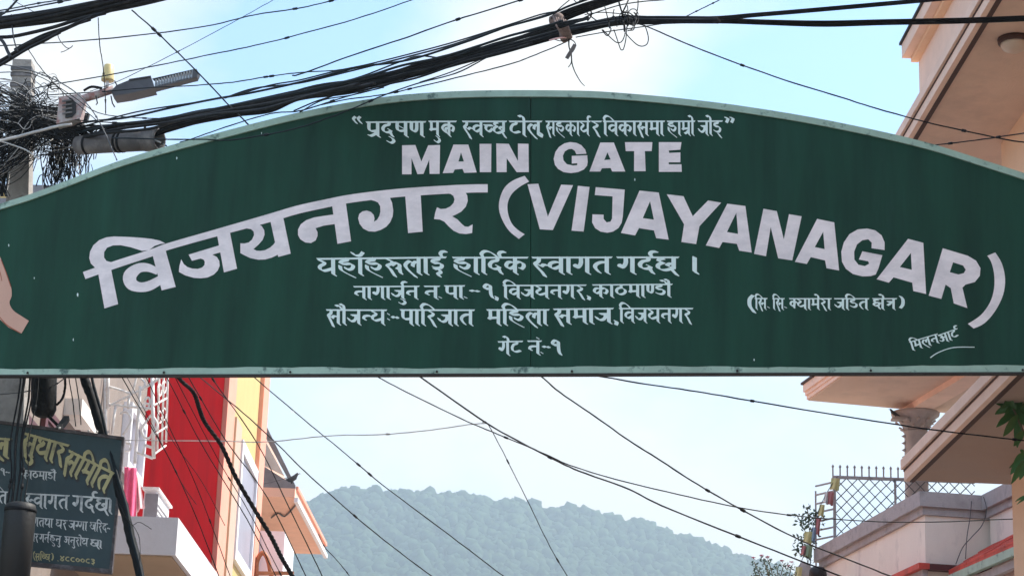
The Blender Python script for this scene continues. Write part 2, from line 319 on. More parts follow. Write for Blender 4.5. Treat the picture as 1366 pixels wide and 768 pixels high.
# ------------------------------------------------------------------ lettering: a flat-brush pen in sign pixels
def stem(x, b=0.4): return ('L', [(x, 10), (x, b), (x+1.0, b-1.0)])
G = {   # width, strokes ('S' smooth / 'L' straight), headline 10, baseline 0
 'ka': (11.6, [stem(5.6), ('S', [(5.6, 6.2), (4, 7.2), (2, 6.8), (1.2, 4.8), (2.4, 3), (4.2, 3.4), (5.6, 5)]), ('S', [(5.8, 6.4), (7.6, 7.3), (9.6, 6.4), (10, 4.4), (9, 2.8), (8.2, 3)])]),
 'kh': (7.2, [('S', [(5.0, 6.2), (4, 7.2), (2, 6.8), (1.2, 4.8), (2.4, 3), (4.2, 3.4), (5.4, 5)]), ('L', [(4.8, 10), (4.8, 1)]), ('S', [(5.4, 6.2), (6.8, 7), (7.4, 6)])]),
 'kha': (12, [('S', [(1.2, 9), (3.2, 8.4), (3, 6.8), (1.2, 5.4), (3, 3), (6, 2), (9, 3.6)]), ('S', [(9.6, 6.4), (7.6, 7), (6.6, 5.6), (7.6, 4.4), (9.6, 5.2)]), stem(9.8)]),
 'ga': (9.2, [('S', [(3.9, 10), (4.0, 6.6), (3.0, 4), (1.6, 3.6), (1.2, 4.8), (2.2, 5.2)]), stem(7)]),
 'gh': (4.6, [('S', [(3.9, 10), (4.0, 6.6), (3.0, 4), (1.6, 3.6), (1.2, 4.8), (2.2, 5.2)])]),
 'gha': (10.2, [('S', [(3.8, 9.2), (1.6, 8.8), (1.4, 7.2), (3.8, 6.5)]), ('S', [(3.6, 6.5), (1.4, 5.4), (1.4, 3.2), (3.6, 2.2), (8, 3.6)]), stem(8)]),
 'ch': (6.6, [('L', [(.6, 7.2), (6.4, 7.2)]), ('S', [(2.2, 7), (1.6, 5), (3, 3), (5, 3.2), (6.4, 4.8)])]),
 'cha': (10, [('S', [(3.6, 9.2), (1.7, 8.7), (1.6, 7.4), (3.6, 6.7)]), ('S', [(3.6, 6.7), (1.3, 5.2), (1.4, 2.9), (4, 1.7), (7.6, 2.8)]), ('S', [(8, 5.8), (6.4, 5.9), (5.2, 4.8), (6.6, 4.0)]), ('L', [(8.2, 10), (8.2, 3)]), ('L', [(7.4, 2.2), (8.3, .6), (9.8, -1.6)])]),
 'chb': (10, [('S', [(3.6, 9.2), (1.7, 8.7), (1.6, 7.4), (3.6, 6.7)]), ('S', [(3.6, 6.7), (1.3, 5.2), (1.4, 2.9), (4, 1.7), (7.6, 2.8)]), ('S', [(8, 5.8), (6.4, 5.9), (5.2, 4.8), (6.6, 4.0)]), ('L', [(8.2, 10), (8.2, 3)]), ('L', [(7.4, 2.2), (8.3, .6), (9.8, -1.6)])]),
 'ja': (9.8, [stem(7.8), ('L', [(3.2, 6.2), (7.8, 6.2)]), ('S', [(5.6, 6.0), (5.9, 4), (4.6, 2.2), (2.4, 2), (.9, 4)])]),
 'Ta': (8.6, [('S', [(4.8, 10), (4.6, 8.4), (2.4, 7.6), (1.2, 5.2), (1.8, 2.8), (4.2, 2), (7.2, 2.8)])]),
 'Tha': (9.2, [('L', [(4.6, 10), (4.6, 7.6)]), ('S', [(4.6, 7.6), (2.2, 6.8), (1.4, 4.6), (2.6, 2.4), (5, 2), (7.2, 3.4), (7.2, 5.8), (4.6, 7.6)])]),
 'Da': (8.2, [('S', [(4.4, 10), (4.2, 8.6), (1.8, 8), (1.8, 6.2), (4.2, 6), (6.4, 5), (6.2, 2.6), (4, 1.8), (1.4, 2.8)])]),
 'Na': (9.8, [('S', [(1.6, 10), (1.6, 5), (3, 3.2), (4.6, 4.4), (4.8, 10)]), stem(7.8)]),
 'Nh': (6.2, [('S', [(1.6, 10), (1.6, 5), (3, 3.2), (4.6, 4.4), (4.8, 10)])]),
 'ta': (9.2, [stem(7.2), ('S', [(7.2, 6.8), (4.6, 6.9), (2.2, 5.6), (1.6, 3.6), (2.8, 1.4), (3.8, .2)])]),
 'tta': (12, [('S', [(6.4, 7.6), (3.6, 7.4), (1.8, 5.6), (2.6, 3.6), (3.8, 2.4)]), ('S', [(6.4, 5.4), (4.4, 4.8), (4.4, 3), (5.2, 1.6)]), stem(6.8), ('S', [(7.4, 6.6), (9.4, 7.2), (10.4, 5.4), (9.6, 3.2), (8.8, 3.4)])]),
 'tha': (10.2, [('S', [(2.8, 7.6), (1.2, 8.2), (1.6, 9.6), (3.4, 9.2), (3.4, 7.6), (1.6, 5.6), (2, 3), (4.6, 2.4), (8, 4)]), stem(8)]),
 'da': (8.2, [('S', [(5, 10), (4.8, 8.2), (2.4, 7.4), (1.2, 5.4), (2, 3.2), (4.4, 2.6), (6, 3.8), (4.8, 4.8)]), ('L', [(5.6, 3.2), (6.2, 1.2), (7.2, -.4)])]),
 'dha': (10.2, [('S', [(1.4, 9.8), (1.2, 8), (3.8, 6.9), (4.2, 8.2)]), ('S', [(3.6, 6.6), (1.4, 5.4), (1.4, 3.2), (3.6, 2.2), (8, 3.6)]), stem(8)]),
 'na': (8.8, [stem(6.8), ('S', [(6.8, 5.8), (4, 6), (1.8, 5.4), (1.4, 3.6), (2.6, 3.2)])]),
 'nh': (5.8, [('S', [(5.8, 5.8), (4, 6), (1.8, 5.4), (1.4, 3.6), (2.6, 3.2)])]),
 'pa': (8.8, [('S', [(1.8, 10), (1.7, 5.6), (3, 3.6), (6.8, 4)]), stem(6.8)]),
 'ba': (8.8, [stem(6.8), ('S', [(6.8, 6.4), (4.4, 7.2), (1.8, 6.2), (1.6, 4), (3.6, 2.8), (6.8, 4.6)]), ('L', [(3, 6.2), (5.6, 4)])]),
 'bha': (10.5, [('S', [(1.2, 9), (2.8, 8.4), (2.4, 5.4), (1.6, 4), (4.4, 4), (7.8, 4.2)]), stem(7.8)]),
 'ma': (8.8, [('S', [(2, 10), (2.1, 5.2), (1.2, 3.8), (2.6, 4.4), (6.8, 4.6)]), stem(6.8)]),
 'ya': (10.4, [('S', [(1.4, 8.8), (3.4, 8.2), (3.6, 6.8), (1.6, 5.4), (1.6, 3.6), (3.6, 2.4), (8, 3.8)]), stem(8.2)]),
 'ra': (7.0, [('S', [(2, 9), (4.2, 8), (4, 6.4), (1.8, 5.2), (3.4, 3), (5, -.2), (5.8, -1.6)])]),
 'ru': (9.8, [('S', [(2, 9), (4.2, 8), (4, 6.4), (1.8, 5.2), (3.4, 3), (5, -.2), (5.8, -1.6)]), ('S', [(4.2, 5.4), (6, 6.8), (7.8, 6.2), (8, 4.2), (6.8, 3)]), ('L', [(8, 4), (8.4, 1), (9, 0)])]),
 'la': (10, [stem(8), ('S', [(8, 7), (6.4, 7.4), (5.2, 6.2), (5, 4.6)]), ('S', [(5, 7), (3.4, 7.8), (1.6, 6.4), (1.4, 4.4), (3.4, 1.4), (5.6, -1), (6.6, -2.2)])]),
 'va': (8.8, [stem(6.8), ('S', [(6.8, 6.4), (4.4, 7.2), (1.8, 6.2), (1.6, 4), (3.6, 2.8), (6.8, 4.6)])]),
 'Sa': (8.8, [('S', [(1.8, 10), (1.7, 5.6), (3, 3.6), (6.8, 4)]), ('L', [(2.2, 7.6), (6.4, 4.8)]), stem(6.8)]),
 'sa': (10.2, [('S', [(3.2, 10), (3, 7.6), (1.4, 6), (2.4, 3.6), (3.8, .4), (4.8, -2)]), ('S', [(2.4, 5.8), (4, 4.2), (5, 5.6), (8, 5)]), stem(8)]),
 'sh': (7, [('S', [(3.2, 10), (3, 7.6), (1.4, 6), (2.6, 3.6), (4.6, .8), (6.2, -2.2)]), ('S', [(2.6, 5.8), (4.4, 4.4), (5.4, 5.4), (7, 5.2)])]),
 'ha': (10, [('S', [(5, 10), (4.8, 8.9), (2.2, 8.3), (1.6, 7), (4, 6.5), (6.6, 6.7), (8, 5.4), (7.2, 3.4), (5, 3.0), (4.2, 4.2)]), ('S', [(1.4, 5.4), (1.8, 3), (4.4, .8), (8.6, -1.8)])]),
 'kSa': (10.6, [('S', [(4.6, 9), (2, 8.8), (1.4, 7), (3.6, 6.4), (1.4, 5.4), (1.4, 3.4), (4.4, 3.2), (5.6, 5), (4.4, 6.2), (8.4, 5.2)]), ('L', [(4.4, 3.4), (6, .2)]), stem(8.4)]),
 'tra': (9.2, [stem(7), ('L', [(2, 7), (7, 7)]), ('S', [(5.4, 6.8), (4, 5), (2, 3.6)])]),
 'mra': (9.2, [('S', [(2, 10), (2.1, 5.2), (1.2, 3.8), (2.6, 4.4), (7, 4.6)]), stem(7.2), ('S', [(7, 3), (4.8, 1.2), (3.4, .8)])]),
 'pra': (9, [('S', [(1.8, 10), (1.7, 5.6), (3, 3.6), (7, 4)]), stem(7), ('S', [(7, 3.2), (4.6, 1), (2.6, .2), (1.8, .6)])]),
 'A': (10, [('S', [(1.4, 9), (3.6, 9), (4, 7.2), (2.2, 6.2), (4.2, 5.2), (4.2, 2.8), (2, 2.2), (.8, 3.6)]), ('L', [(3.8, 5.8), (8, 5.8)]), stem(8)]),
 'I': (8, [('S', [(4.6, 10), (4.4, 8.8), (1.8, 8.2), (1.8, 6.6), (4.2, 6.6), (6.2, 5.6), (5.8, 3.6), (3.4, 3.4), (2, 4)]), ('S', [(2.4, 2.8), (4.6, 2.6), (5.6, .6), (4.2, -.4), (5.2, -2)])]),
 'aa': (3.6, [stem(1.6)]),
 'i': (3.8, [stem(1.8), ('S', [(1.8, 10), (.8, 12.4), (2.6, 14.2), (5.6, 13.4), (8.8, 10.4)])]),
 'u': (0, [('S', [(-2.6, -.8), (-1, -2), (-.4, -3.8), (-2.2, -5), (-4, -3.8)])]),
 'e': (0, [('S', [(-5, 13.6), (-3.2, 14), (-2, 12.6), (-1.6, 10.4)])]),
 'o': (3.6, [stem(1.6), ('S', [(-2, 13.6), (0, 14), (1.2, 12.6), (1.6, 10.4)])]),
 'au': (3.6, [stem(1.6), ('S', [(-1, 13.8), (.6, 14), (1.4, 12.6), (1.6, 10.4)]), ('S', [(-3.8, 13), (-2, 13.2), (-.8, 12), (.2, 10.4)])]),
 'reph': (0, [('S', [(-1.6, 10.4), (-2.4, 12.2), (-1.6, 13.6), (.4, 13.8)])]),
 'chandra': (0, [('S', [(-6, 13.6), (-4.4, 11.9), (-2, 11.9), (-.6, 13.8)])]),
 'dot': (0, [('L', [(-2.2, 12.4), (-1.8, 12.2)])]),
 'hal': (0, [('L', [(-3, .2), (-.8, -2.4)])]),
 'sp': (4, []), 'hsp': (2, []),
 '1': (7, [('S', [(4, 6.8), (2.4, 6.4), (1.6, 8), (2.8, 9.6), (4.8, 9), (5, 6), (5.4, 2), (6.4, -.2)])]),
 '0': (7, [('S', [(3.6, 8), (1.6, 6.6), (1.6, 4), (3.6, 2.6), (5.6, 4), (5.6, 6.6), (3.6, 8)])]),
 '4': (7.4, [('S', [(1.4, 9), (3, 6.6), (5.6, 4), (5, 1.8), (2.6, 1.8), (2, 4), (4, 6.4), (6, 9)])]),
 '8': (7.4, [('S', [(5.6, 8.6), (3, 8.2), (1.6, 6), (2, 3.4), (4, 2.2), (6.2, 2.6)])]),
 '3': (7.4, [('S', [(1.4, 8.6), (4.6, 9), (5, 7), (2.6, 6), (5, 5.2), (5, 2.4), (2.6, 2), (4.6, 0)])]),
 '.': (3, [('L', [(1.2, .9), (1.5, .6)])]), ',': (3.4, [('S', [(1.2, 1.4), (1.8, .4), (1.4, -1.4)])]),
 ':': (3, [('L', [(1.2, 3.2), (1.4, 3)]), ('L', [(1.2, 7), (1.4, 6.8)])]),
 '-': (6, [('S', [(.8, 4.4), (2.4, 5), (3.6, 4.2), (5, 4.6)])]),
 '|': (3, [('L', [(1.2, 9.4), (1.2, 1), (2.4, -.4)])]),
 '(': (4, [('S', [(3, 12), (1.4, 9), (1.4, 4), (2.8, .6), (3.8, -1.4)])]), ')': (4, [('S', [(1.4, 12), (2.8, 9), (2.8, 4), (1.4, .6)])]),
 '``': (8, [('S', [(2.2, 13), (.8, 11.4), (3, 8.6)]), ('S', [(5.6, 13), (4.2, 11.4), (6.4, 8.6)])]),
 "''": (7, [('S', [(1, 12.6), (2.6, 12), (1.6, 9)]), ('S', [(4.4, 12.6), (6, 12), (5, 9)])]),
}
NOHEAD = {'1', '0', '4', '8', '3', '.', ',', ':', '-', '|', '(', ')', '``', "''", 'sp'}
def hull(pts):
    pts = sorted(set((round(a, 6), round(b, 6)) for a, b in pts))
    def half(p):
        h = []
        for q in p:
            while len(h) > 1 and (h[-1][0]-h[-2][0])*(q[1]-h[-2][1])-(h[-1][1]-h[-2][1])*(q[0]-h[-2][0]) <= 1e-9: h.pop()
            h.append(q)
        return h[:-1]
    return half(pts)+half(pts[::-1])
def word(glyphs, x0, y0, x1, y1, size, nib=(1.75, -1.15), th=.5, grow=0, head=1.0):
    """polygons in pixels: headline from (x0,y0) to (x1,y1), letters `size` px tall"""
    polys = []; x = 0; run = []; heads = []
    for g in glyphs.split():
        wd, st = G[g]
        if g in NOHEAD:
            if run: heads.append((run[0], x)); run = []
        elif not run: run = [x]
        for kind, pts in st:
            P = [(p[0]+x, p[1]) for p in pts]
            polys.append(cr(P, 4) if kind == 'S' else P)
        x += wd
    if run: heads.append((run[0], x))
    tot = x
    wx, wy = nib; pen = [(sx*wx/2+e*th*.3, sx*wy/2+e*th*.4) for sx in (-1, 1) for e in (-1, 1)]
    if grow: pen = [(a+dx, b+dy) for a, b in pen for dx in (-grow, grow) for dy in (-grow, grow)]
    hp = [(0, -.6*head-grow), (0, .7*head+grow)]
    out = []
    for P in polys:
        for a, b in zip(P, P[1:]):
            out.append(hull([(q[0]+d[0], q[1]+d[1]) for q in (a, b) for d in pen]))
    for a, b in heads:
        out.append([(a-.4-grow, 10.6+hp[1][1]-.75), (a+.3, 10+hp[0][1]), (b+.2, 10+hp[0][1]), (b+.9+grow, 10.6+hp[1][1]-.75)])
    ex, ey = (x1-x0)/tot, (y1-y0)/tot
    k = size/10
    ln = math.hypot(x1-x0, y1-y0); ux, uy = -(y1-y0)/ln, (x1-x0)/ln      # 'down' direction in px
    def T(p): return (x0+ex*p[0]+ux*(10-p[1])*k, y0+ey*p[0]+uy*(10-p[1])*k)
    return [[T(p) for p in q] for q in out]
def tri(polys, holes=()):
    vs = []; fs = []
    for p in list(polys)+list(holes):
        if sum(a[0]*b[1]-b[0]*a[1] for a, b in zip(p, list(p[1:])+[p[0]])) < 0: p = list(p)[::-1]
        fs.append(list(range(len(vs), len(vs)+len(p)))); vs += [V(q) for q in p]
    r = delaunay_2d_cdt(vs, [], fs, 1, 1e-5)
    nh = len(polys)
    keep = [f for f, o in zip(r[2], r[5]) if o and not any(i >= nh for i in o)]
    return r[0], keep
def paint(name, polys, place, m, parent, label=None, holes=()):
    v, f = tri(polys, holes)
    vs = [place(p[0], p[1]) for p in v]
    # faces must look at the camera
    mb = MB()
    g = []
    for t in f:
        a, b, c = (vs[i] for i in t)
        g.append(t if (b-a).cross(c-a).dot(CAM-a) > 0 else t[::-1])
    used = sorted({i for t in g for i in t}); ix = {i: k for k, i in enumerate(used)}
    mb.add([vs[i] for i in used], [tuple(ix[i] for i in t) for t in g])
    o = mb.build(name, m, parent)
    if label: o['label'] = label
    return o

# ------------------------------------------------------------------ the ground and street
def sheet(name, pts, m):
    return MB().add(pts, [tuple(range(len(pts)))]).build(name, m)
tag(sheet('ground', [(-1395, -395, 0), (1395, -395, 0), (1395, 2295, 0), (-1395, 2295, 0)], 'ground'), kind='structure')
tag(sheet('road', [(-2.1, -40, .004), (2.3, -40, .004), (2.3, 150, .004), (-2.1, 150, .004)], 'asphalt'), kind='structure')
for x0, x1 in ((-3.0, -2.1), (2.3, 3.1)):
    tag(MB().box((x0, -40, 0), (x1, 150, .13)).build('pavement', 'pave'), kind='structure')
tag(sheet('road_marking', [(.06, -40, .008), (.16, -40, .008), (.16, 150, .008), (.06, 150, .008)], 'line'), kind='structure')

# ------------------------------------------------------------------ hill with forest, in haze
HY = 1100.
ridge_px = [(-300, 700), (0, 690), (200, 700), (330, 700), (400, 668), (440, 655), (500, 650), (540, 656), (570, 650), (600, 655), (660, 664), (720, 672), (780, 678), (830, 690), (880, 699), (920, 716), (960, 728), (1000, 744), (1100, 775), (1250, 800), (1500, 850), (1700, 900)]
rid = [onY(px, py+13, HY) for px, py in ridge_px]
def ridge_z(x):
    if x <= rid[0].x: return rid[0].z
    for a, b in zip(rid, rid[1:]):
        if x <= b.x: return a.z+(b.z-a.z)*(x-a.x)/(b.x-a.x)
    return rid[-1].z
def hill_z(x, y):
    t = abs(y-HY)/430
    s = max(0, 1-t)
    return max(-1, ridge_z(x)*s**1.15 + 7*sin(x*.045+y*.02)*sin(y*.025)*(s*(1-s))*4)-.5
nx, ny = 90, 44
hv = [(-520+1100*i/nx, HY-440+880*j/ny, hill_z(-520+1100*i/nx, HY-440+880*j/ny)) for j in range(ny+1) for i in range(nx+1)]
mb = MB().add(hv, [(j*(nx+1)+i, j*(nx+1)+i+1, (j+1)*(nx+1)+i+1, (j+1)*(nx+1)+i) for j in range(ny) for i in range(nx)], True)
tag(mb.build('hill', 'soil'), kind='structure')
bm = bmesh.new(); bmesh.ops.create_icosphere(bm, subdivisions=2, radius=1)
iv = [v.co.copy() for v in bm.verts]; ifc = [tuple(v.index for v in f.verts) for f in bm.faces]; bm.free()
import numpy as np
rng = np.random.default_rng(3)
IV = np.array([tuple(v) for v in iv]); IF = np.array(ifc)
cen = []
for k in range(17000):
    x = rng.uniform(-130, 170); y = HY+(rng.uniform(-170, 15) if k > 2000 else rng.normal(0, 5))
    if k > 15000: x = rng.choice([rng.uniform(-500, -130), rng.uniform(170, 560)]); y = HY+rng.uniform(-260, 40)
    cen.append((x, y, hill_z(x, y)+(.7*sin(x*.21)+.7*sin(x*.47+1)+rng.uniform(-1, 1.2))*(1 if k < 2000 else .4)))
cen = np.array(cen)
rad = rng.uniform(1.1, 3.0, len(cen))*rng.choice([.7, 1, 1, 1.3], len(cen))*np.where(np.arange(len(cen)) > 15000, 2.6, 1)
vv = (IV[None]*rad[:, None, None]*rng.uniform(.75, 1.3, (len(cen), len(IV), 1))*np.array([1, 1, 1.15]) + cen[:, None, :] + np.array([0, 0, 1.0])*rad[:, None, None]*.6).reshape(-1, 3)
ff = (IF[None]+(np.arange(len(cen))*len(IV))[:, None, None]).reshape(-1, 3)
me = bpy.data.meshes.new('forest')
me.vertices.add(len(vv)); me.vertices.foreach_set('co', vv.ravel())
me.loops.add(ff.size); me.loops.foreach_set('vertex_index', ff.ravel())
me.polygons.add(len(ff)); me.polygons.foreach_set('loop_start', np.arange(len(ff))*3)
me.update(calc_edges=True); me.polygons.foreach_set('use_smooth', np.ones(len(ff), bool)); me.materials.append(M['forest'])
fo = bpy.data.objects.new('forest', me); C.objects.link(fo)
tag(fo, 'hazy green forest covering the hill beyond the street', 'forest', kind='stuff')

# ------------------------------------------------------------------ the gateway sign
c0 = onY(683, 500, 11.4)
gl, gr = onZ(0, 502, c0.z), onZ(1366, 498.5, c0.z)
gdir = (gr-gl); gdir.z = 0; gdir.normalize()
gn = V((gdir.y, -gdir.x, 0))                      # towards the camera
if gn.y > 0: gn = -gn
def gp(px, py, d=0): return onP(px, py, gl+gn*d, gn)
def g3(px, py, d):                                # pixel on the face plane, pushed d towards the camera
    return gp(px, py) + gn*d
TOP = [(-110, 312), (-50, 290), (0, 273), (44, 259), (100, 238), (150, 219), (200, 203), (250, 189), (300, 176), (350, 163), (400, 151), (462, 138.5), (525, 129), (587, 124), (640, 122), (700, 121.5), (760, 122), (804, 123.5), (874, 129), (940, 136), (1000, 144), (1080, 157), (1160, 173), (1220, 187), (1260, 198), (1310, 214), (1366, 232), (1420, 251), (1480, 273)]
TOP = cr(TOP, 3)
sc0 = (gp(708, 501)-CAM)
gate = thing('gateway_sign', V((gp(708, 501).x, gp(708, 501).y, 0)), 'green arched gateway sign reading MAIN GATE spanning the street', 'sign')
SX = 708
RW = 8.5
def clip(pts, x0, x1):
    def at(x):
        for a, b in zip(pts, pts[1:]):
            if a[0] <= x <= b[0]: return (x, a[1]+(b[1]-a[1])*(x-a[0])/(b[0]-a[0]))
        return pts[-1] if x > pts[-1][0] else pts[0]
    return [at(x0)]+[p for p in pts if x0 < p[0] < x1]+[at(x1)]
def gate_slab(name, lower, upper, d0, d1, m, label=None):      # strips of quads between two pixel polylines, extruded
    n = len(lower)
    a = [g3(x, y, d1) for x, y in lower]; b = [g3(x, y, d1) for x, y in upper]
    a2 = [g3(x, y, d0) for x, y in lower]; b2 = [g3(x, y, d0) for x, y in upper]
    mb = MB(); vs = a+b+a2+b2; fs = []
    for i in range(n-1):
        fs += [(i, i+1, n+i+1, n+i), (2*n+i, 3*n+i, 3*n+i+1, 2*n+i+1), (i, 2*n+i, 2*n+i+1, i+1), (n+i, n+i+1, 3*n+i+1, 3*n+i)]
    fs += [(0, n, 3*n, 2*n), (n-1, 3*n-1, 4*n-1, 2*n-1)]
    mb.add(vs, fs)
    o = mb.build(name, m, gate)
    if label: o['label'] = label
    return o
for a, b in ((-108, SX-.45), (SX+.45, 1478)):
    up = [(x, y+4) for x, y in clip(TOP, a, b)]
    lo = [(x, 496) for x, y in up]
    gate_slab('panel', lo, up, -.028, 0, 'green')
gate_slab('joint_strip', [(SX-9, 497), (SX+9, 497)], [(SX-9, 128), (SX+9, 128)], -.036, -.029, 'green')
gate_slab('top_rim', [(x, y+RW-2.2*max(0, (300-x)/600)) for x, y in TOP], TOP, -.034, .012, 'rim')
bl = [(x, 0) for x in range(-110, 1481, 10)]
def by(x): return 502.2-3.6*(x/1366)
gate_slab('bottom_rim', [(x, by(x)-1.8) for x, _ in bl], [(x, by(x)-10+1.0*sin(x*.013)+.5*sin(x*.07)+R.uniform(-.3, .3)) for x, _ in bl], -.03, .012, 'rim')
gate_slab('bottom_angle_bar', [(x, by(x)+.2) for x, _ in bl], [(x, by(x)-1.9) for x, _ in bl], -.032, .014, 'rust')
for px in list(range(20, 1366, 190)):              # tie tabs and bolt heads on the lower angle
    q = g3(px+R.uniform(-25, 25), by(px)-3, .018)
    MB().lathe(q, [(.006, 0), (.006, .008), (.002, .011)], 8).build('bolt', 'rust', gate)
for px in (-110, 1480):
    p = gp(px, 500)
    x0 = p.x+(-.1 if px < 0 else .1)
    MB().box((x0-.11, p.y-.09, 0), (x0+.11, p.y+.15, p.z+1.15)).build('post', 'post', gate)
    MB().box((x0-.18, p.y-.16, 0), (x0+.18, p.y+.22, .45)).build('footing', 'concrete', gate)

PL = lambda px, py: g3(px, py, .003)
def letters(name, shapes, sc, ox, oy, m):
    for s in shapes:
        out, holes = (s, ()) if not isinstance(s, tuple) else s
        T = lambda q: [(ox+p[0]*sc, oy+p[1]*sc) for p in q]
        paint(name, [T(q) for q in ([out] if not isinstance(out[0], list) else out)], PL, m, gate, holes=[T(h) for h in holes])
# MAIN
letters('letter', [
 [(402,285),(495,283),(537,398),(585,285),(668,283),(665,485),(595,485),(592,385),(552,485),(510,487),(468,375),(468,488),(402,488)],
 ([(762,280),(866,280),(925,475),(838,478),(825,450),(770,455),(760,478),(687,480)], [[(815,335),(797,398),(835,398)]]),
 [(945,275),(1028,275),(1026,473),(947,473)],
 [(1062,272),(1150,275),(1214,395),(1214,273),(1288,275),(1290,473),(1205,473),(1135,375),(1135,473),(1065,473)]], .1903, 460, 140, 'white')
def sm(p): return [tuple(q) for q in cr(p+[p[0]], 3)][:-1]
# GATE
letters('letter', [
 [(388,308),(380,282),(355,254),(325,240),(285,235),(250,243),(215,266),(193,297),(182,340),(190,378),(210,404),(245,424),(290,430),(335,424),(372,407),(392,384),(396,360),(393,318),(296,322),(296,370),(330,368),(330,380),(302,382),(265,374),(244,350),(240,322),(252,294),(275,280),(297,278),(315,290),(325,312)],
 ([(475,238),(560,238),(632,420),(550,420),(540,398),(485,400),(475,420),(407,420)], [[(520,300),(500,348),(540,345)]]),
 [(630,236),(802,236),(798,292),(755,292),(760,418),(687,418),(688,292),(635,292)],
 [(843,236),(985,236),(978,283),(905,288),(908,303),(978,300),(978,362),(905,362),(905,375),(985,375),(987,422),(843,422)]], .2123, 700, 140, 'white')
# arched Latin name
letters('letter', [
 cr([(195,58),(218,88)], 1)+cr([(218,88),(170,115),(130,150),(108,195),(107,245),(125,300),(155,335),(195,362)], 4)[1:]+cr([(165,386),(115,345),(80,290),(62,235),(65,180),(90,120),(135,82),(195,58)], 4)[:-1],
 [(210,102),(266,99),(316,270),(385,104),(447,107),(342,340),(274,336)],
 [(472,110),(533,116),(502,348),(439,343)],
 [(565,117),(716,130),(706,270),(700,303),(683,330),(655,348),(625,354),(590,348),(562,330),(546,300),(548,258),(606,260),(606,282),(622,300),(642,296),(650,280),(653,165),(560,158)],
 ([(793,135),(893,145),(945,390),(880,382),(868,342),(790,330),(770,368),(696,355)], [[(848,190),(810,278),(868,286)]]),
 [(935,154),(1022,164),(1070,268),(1150,186),(1218,198),(1105,320),(1088,413),(1011,402),(1025,310)],
 ([(1250,203),(1344,215),(1377,457),(1312,447),(1300,412),(1225,402),(1208,433),(1138,420)], [[(1297,250),(1248,350),(1306,360)]])], .2562, 650, 220, 'white')
letters('letter', [
 [(123,92),(180,102),(210,222),(232,115),(286,124),(246,312),(186,303),(154,170),(134,294),(83,284)],
 ([(352,135),(425,150),(446,355),(392,345),(386,312),(325,298),(308,327),(257,318)], [[(378,190),(342,255),(384,264)]]),
 [(640,268),(640,235),(627,205),(600,184),(565,176),(525,180),(490,200),(466,235),(455,275),(458,318),(475,348),(505,370),(545,380),(580,379),(602,372),(614,345),(630,290),(545,273),(530,308),(570,316),(574,326),(555,336),(528,330),(511,308),(510,275),(522,244),(545,226),(570,222),(585,236),(584,260)],
 ([(740,220),(805,237),(817,455),(762,442),(758,407),(678,384),(658,407),(606,392)], [[(752,280),(705,340),(756,352)]]),
 ([(888,260),(995,292),(1030,313),(1049,345),(1046,378),(1025,404),(985,415),(972,428),(982,470),(993,515),(935,495),(922,430),(900,415),(882,476),(828,462)], [[(932,320),(918,362),(955,372),(978,366),(986,352),(975,334)]]),
 cr([(1112,278),(1140,325),(1154,390),(1145,460),(1110,530),(1065,580),(1020,602)], 4)+cr([(995,582),(1050,545),(1090,490),(1107,430),(1107,370),(1095,320),(1078,292)], 4)], .3126, 980, 250, 'white')
# arched Devanagari name
def rib(pts, k=5):
    P = cr(pts, k); out = []
    L_ = []; R_ = []
    for i, (x, y, wd) in enumerate(P):
        a = P[max(i-1, 0)]; b = P[min(i+1, len(P)-1)]
        dx, dy = b[0]-a[0], b[1]-a[1]; l = math.hypot(dx, dy) or 1
        L_.append((x-dy/l*wd/2, y+dx/l*wd/2)); R_.append((x+dy/l*wd/2, y-dx/l*wd/2))
    return [hull([L_[i], L_[i+1], R_[i+1], R_[i]]) for i in range(len(P)-1)]
A3 = lambda q: [(100+x*.2604, 220+y*.2604) for x, y in q]
A4 = lambda q: [(380+x*.2603, 220+y*.2603) for x, y in q]
D = {}
D['vi'] = [A3(q) for q in [[(118,545),(184,525),(222,713),(152,735)],
   [(105,528),(82,505),(74,478),(78,445),(95,412),(125,386),(160,372),(200,367),(260,369),(330,373),(390,379),(435,388),(464,403),(440,405),(410,415),(380,437),(345,441),(320,433),(285,422),(235,412),(195,413),(165,425),(150,448),(150,475),(162,492),(184,498),(184,530)],
   [(398,460),(465,438),(517,625),(445,643)]] + rib([(425,548,32),(375,527,42),(325,530,50),(283,567,68),(290,608,64),(330,626,50),(380,620,50),(440,588,44)])]
D['ja'] = [A3(q) for q in [[(728,355),(793,338),(831,532),(764,551)],
   [(583,460),(742,412),(748,448),(705,460),(728,472),(740,492),(742,518),(732,542),(712,562),(680,577),(645,581),(610,579),(565,566),(533,548),(536,518),(545,484),(558,508),(576,523),(600,531),(630,533),(652,526),(664,513),(666,498),(660,486),(645,480),(600,492)]]]
D['ya'] = [A3(q) for q in [[(1000,280),(1066,262),(1106,455),(1042,472)],
   [(860,325),(935,300),(958,315),(970,335),(972,358),(962,385),(942,408),(915,432),(932,440),(950,441),(975,437),(1000,424),(1018,408),(1028,393),(1046,458),(1010,475),(975,485),(940,486),(900,478),(870,464),(848,452),(848,402),(868,403),(890,398),(908,383),(918,360),(916,342),(903,330),(880,326)]]]
D['na'] = [A4(q) for q in [[(243,210),(313,194),(340,392),(270,405)],
   [(252,255),(200,262),(150,270),(110,284),(82,305),(68,332),(68,360),(80,382),(105,398),(135,401),(158,388),(168,365),(168,345),(158,325),(200,312),(262,303)]]]
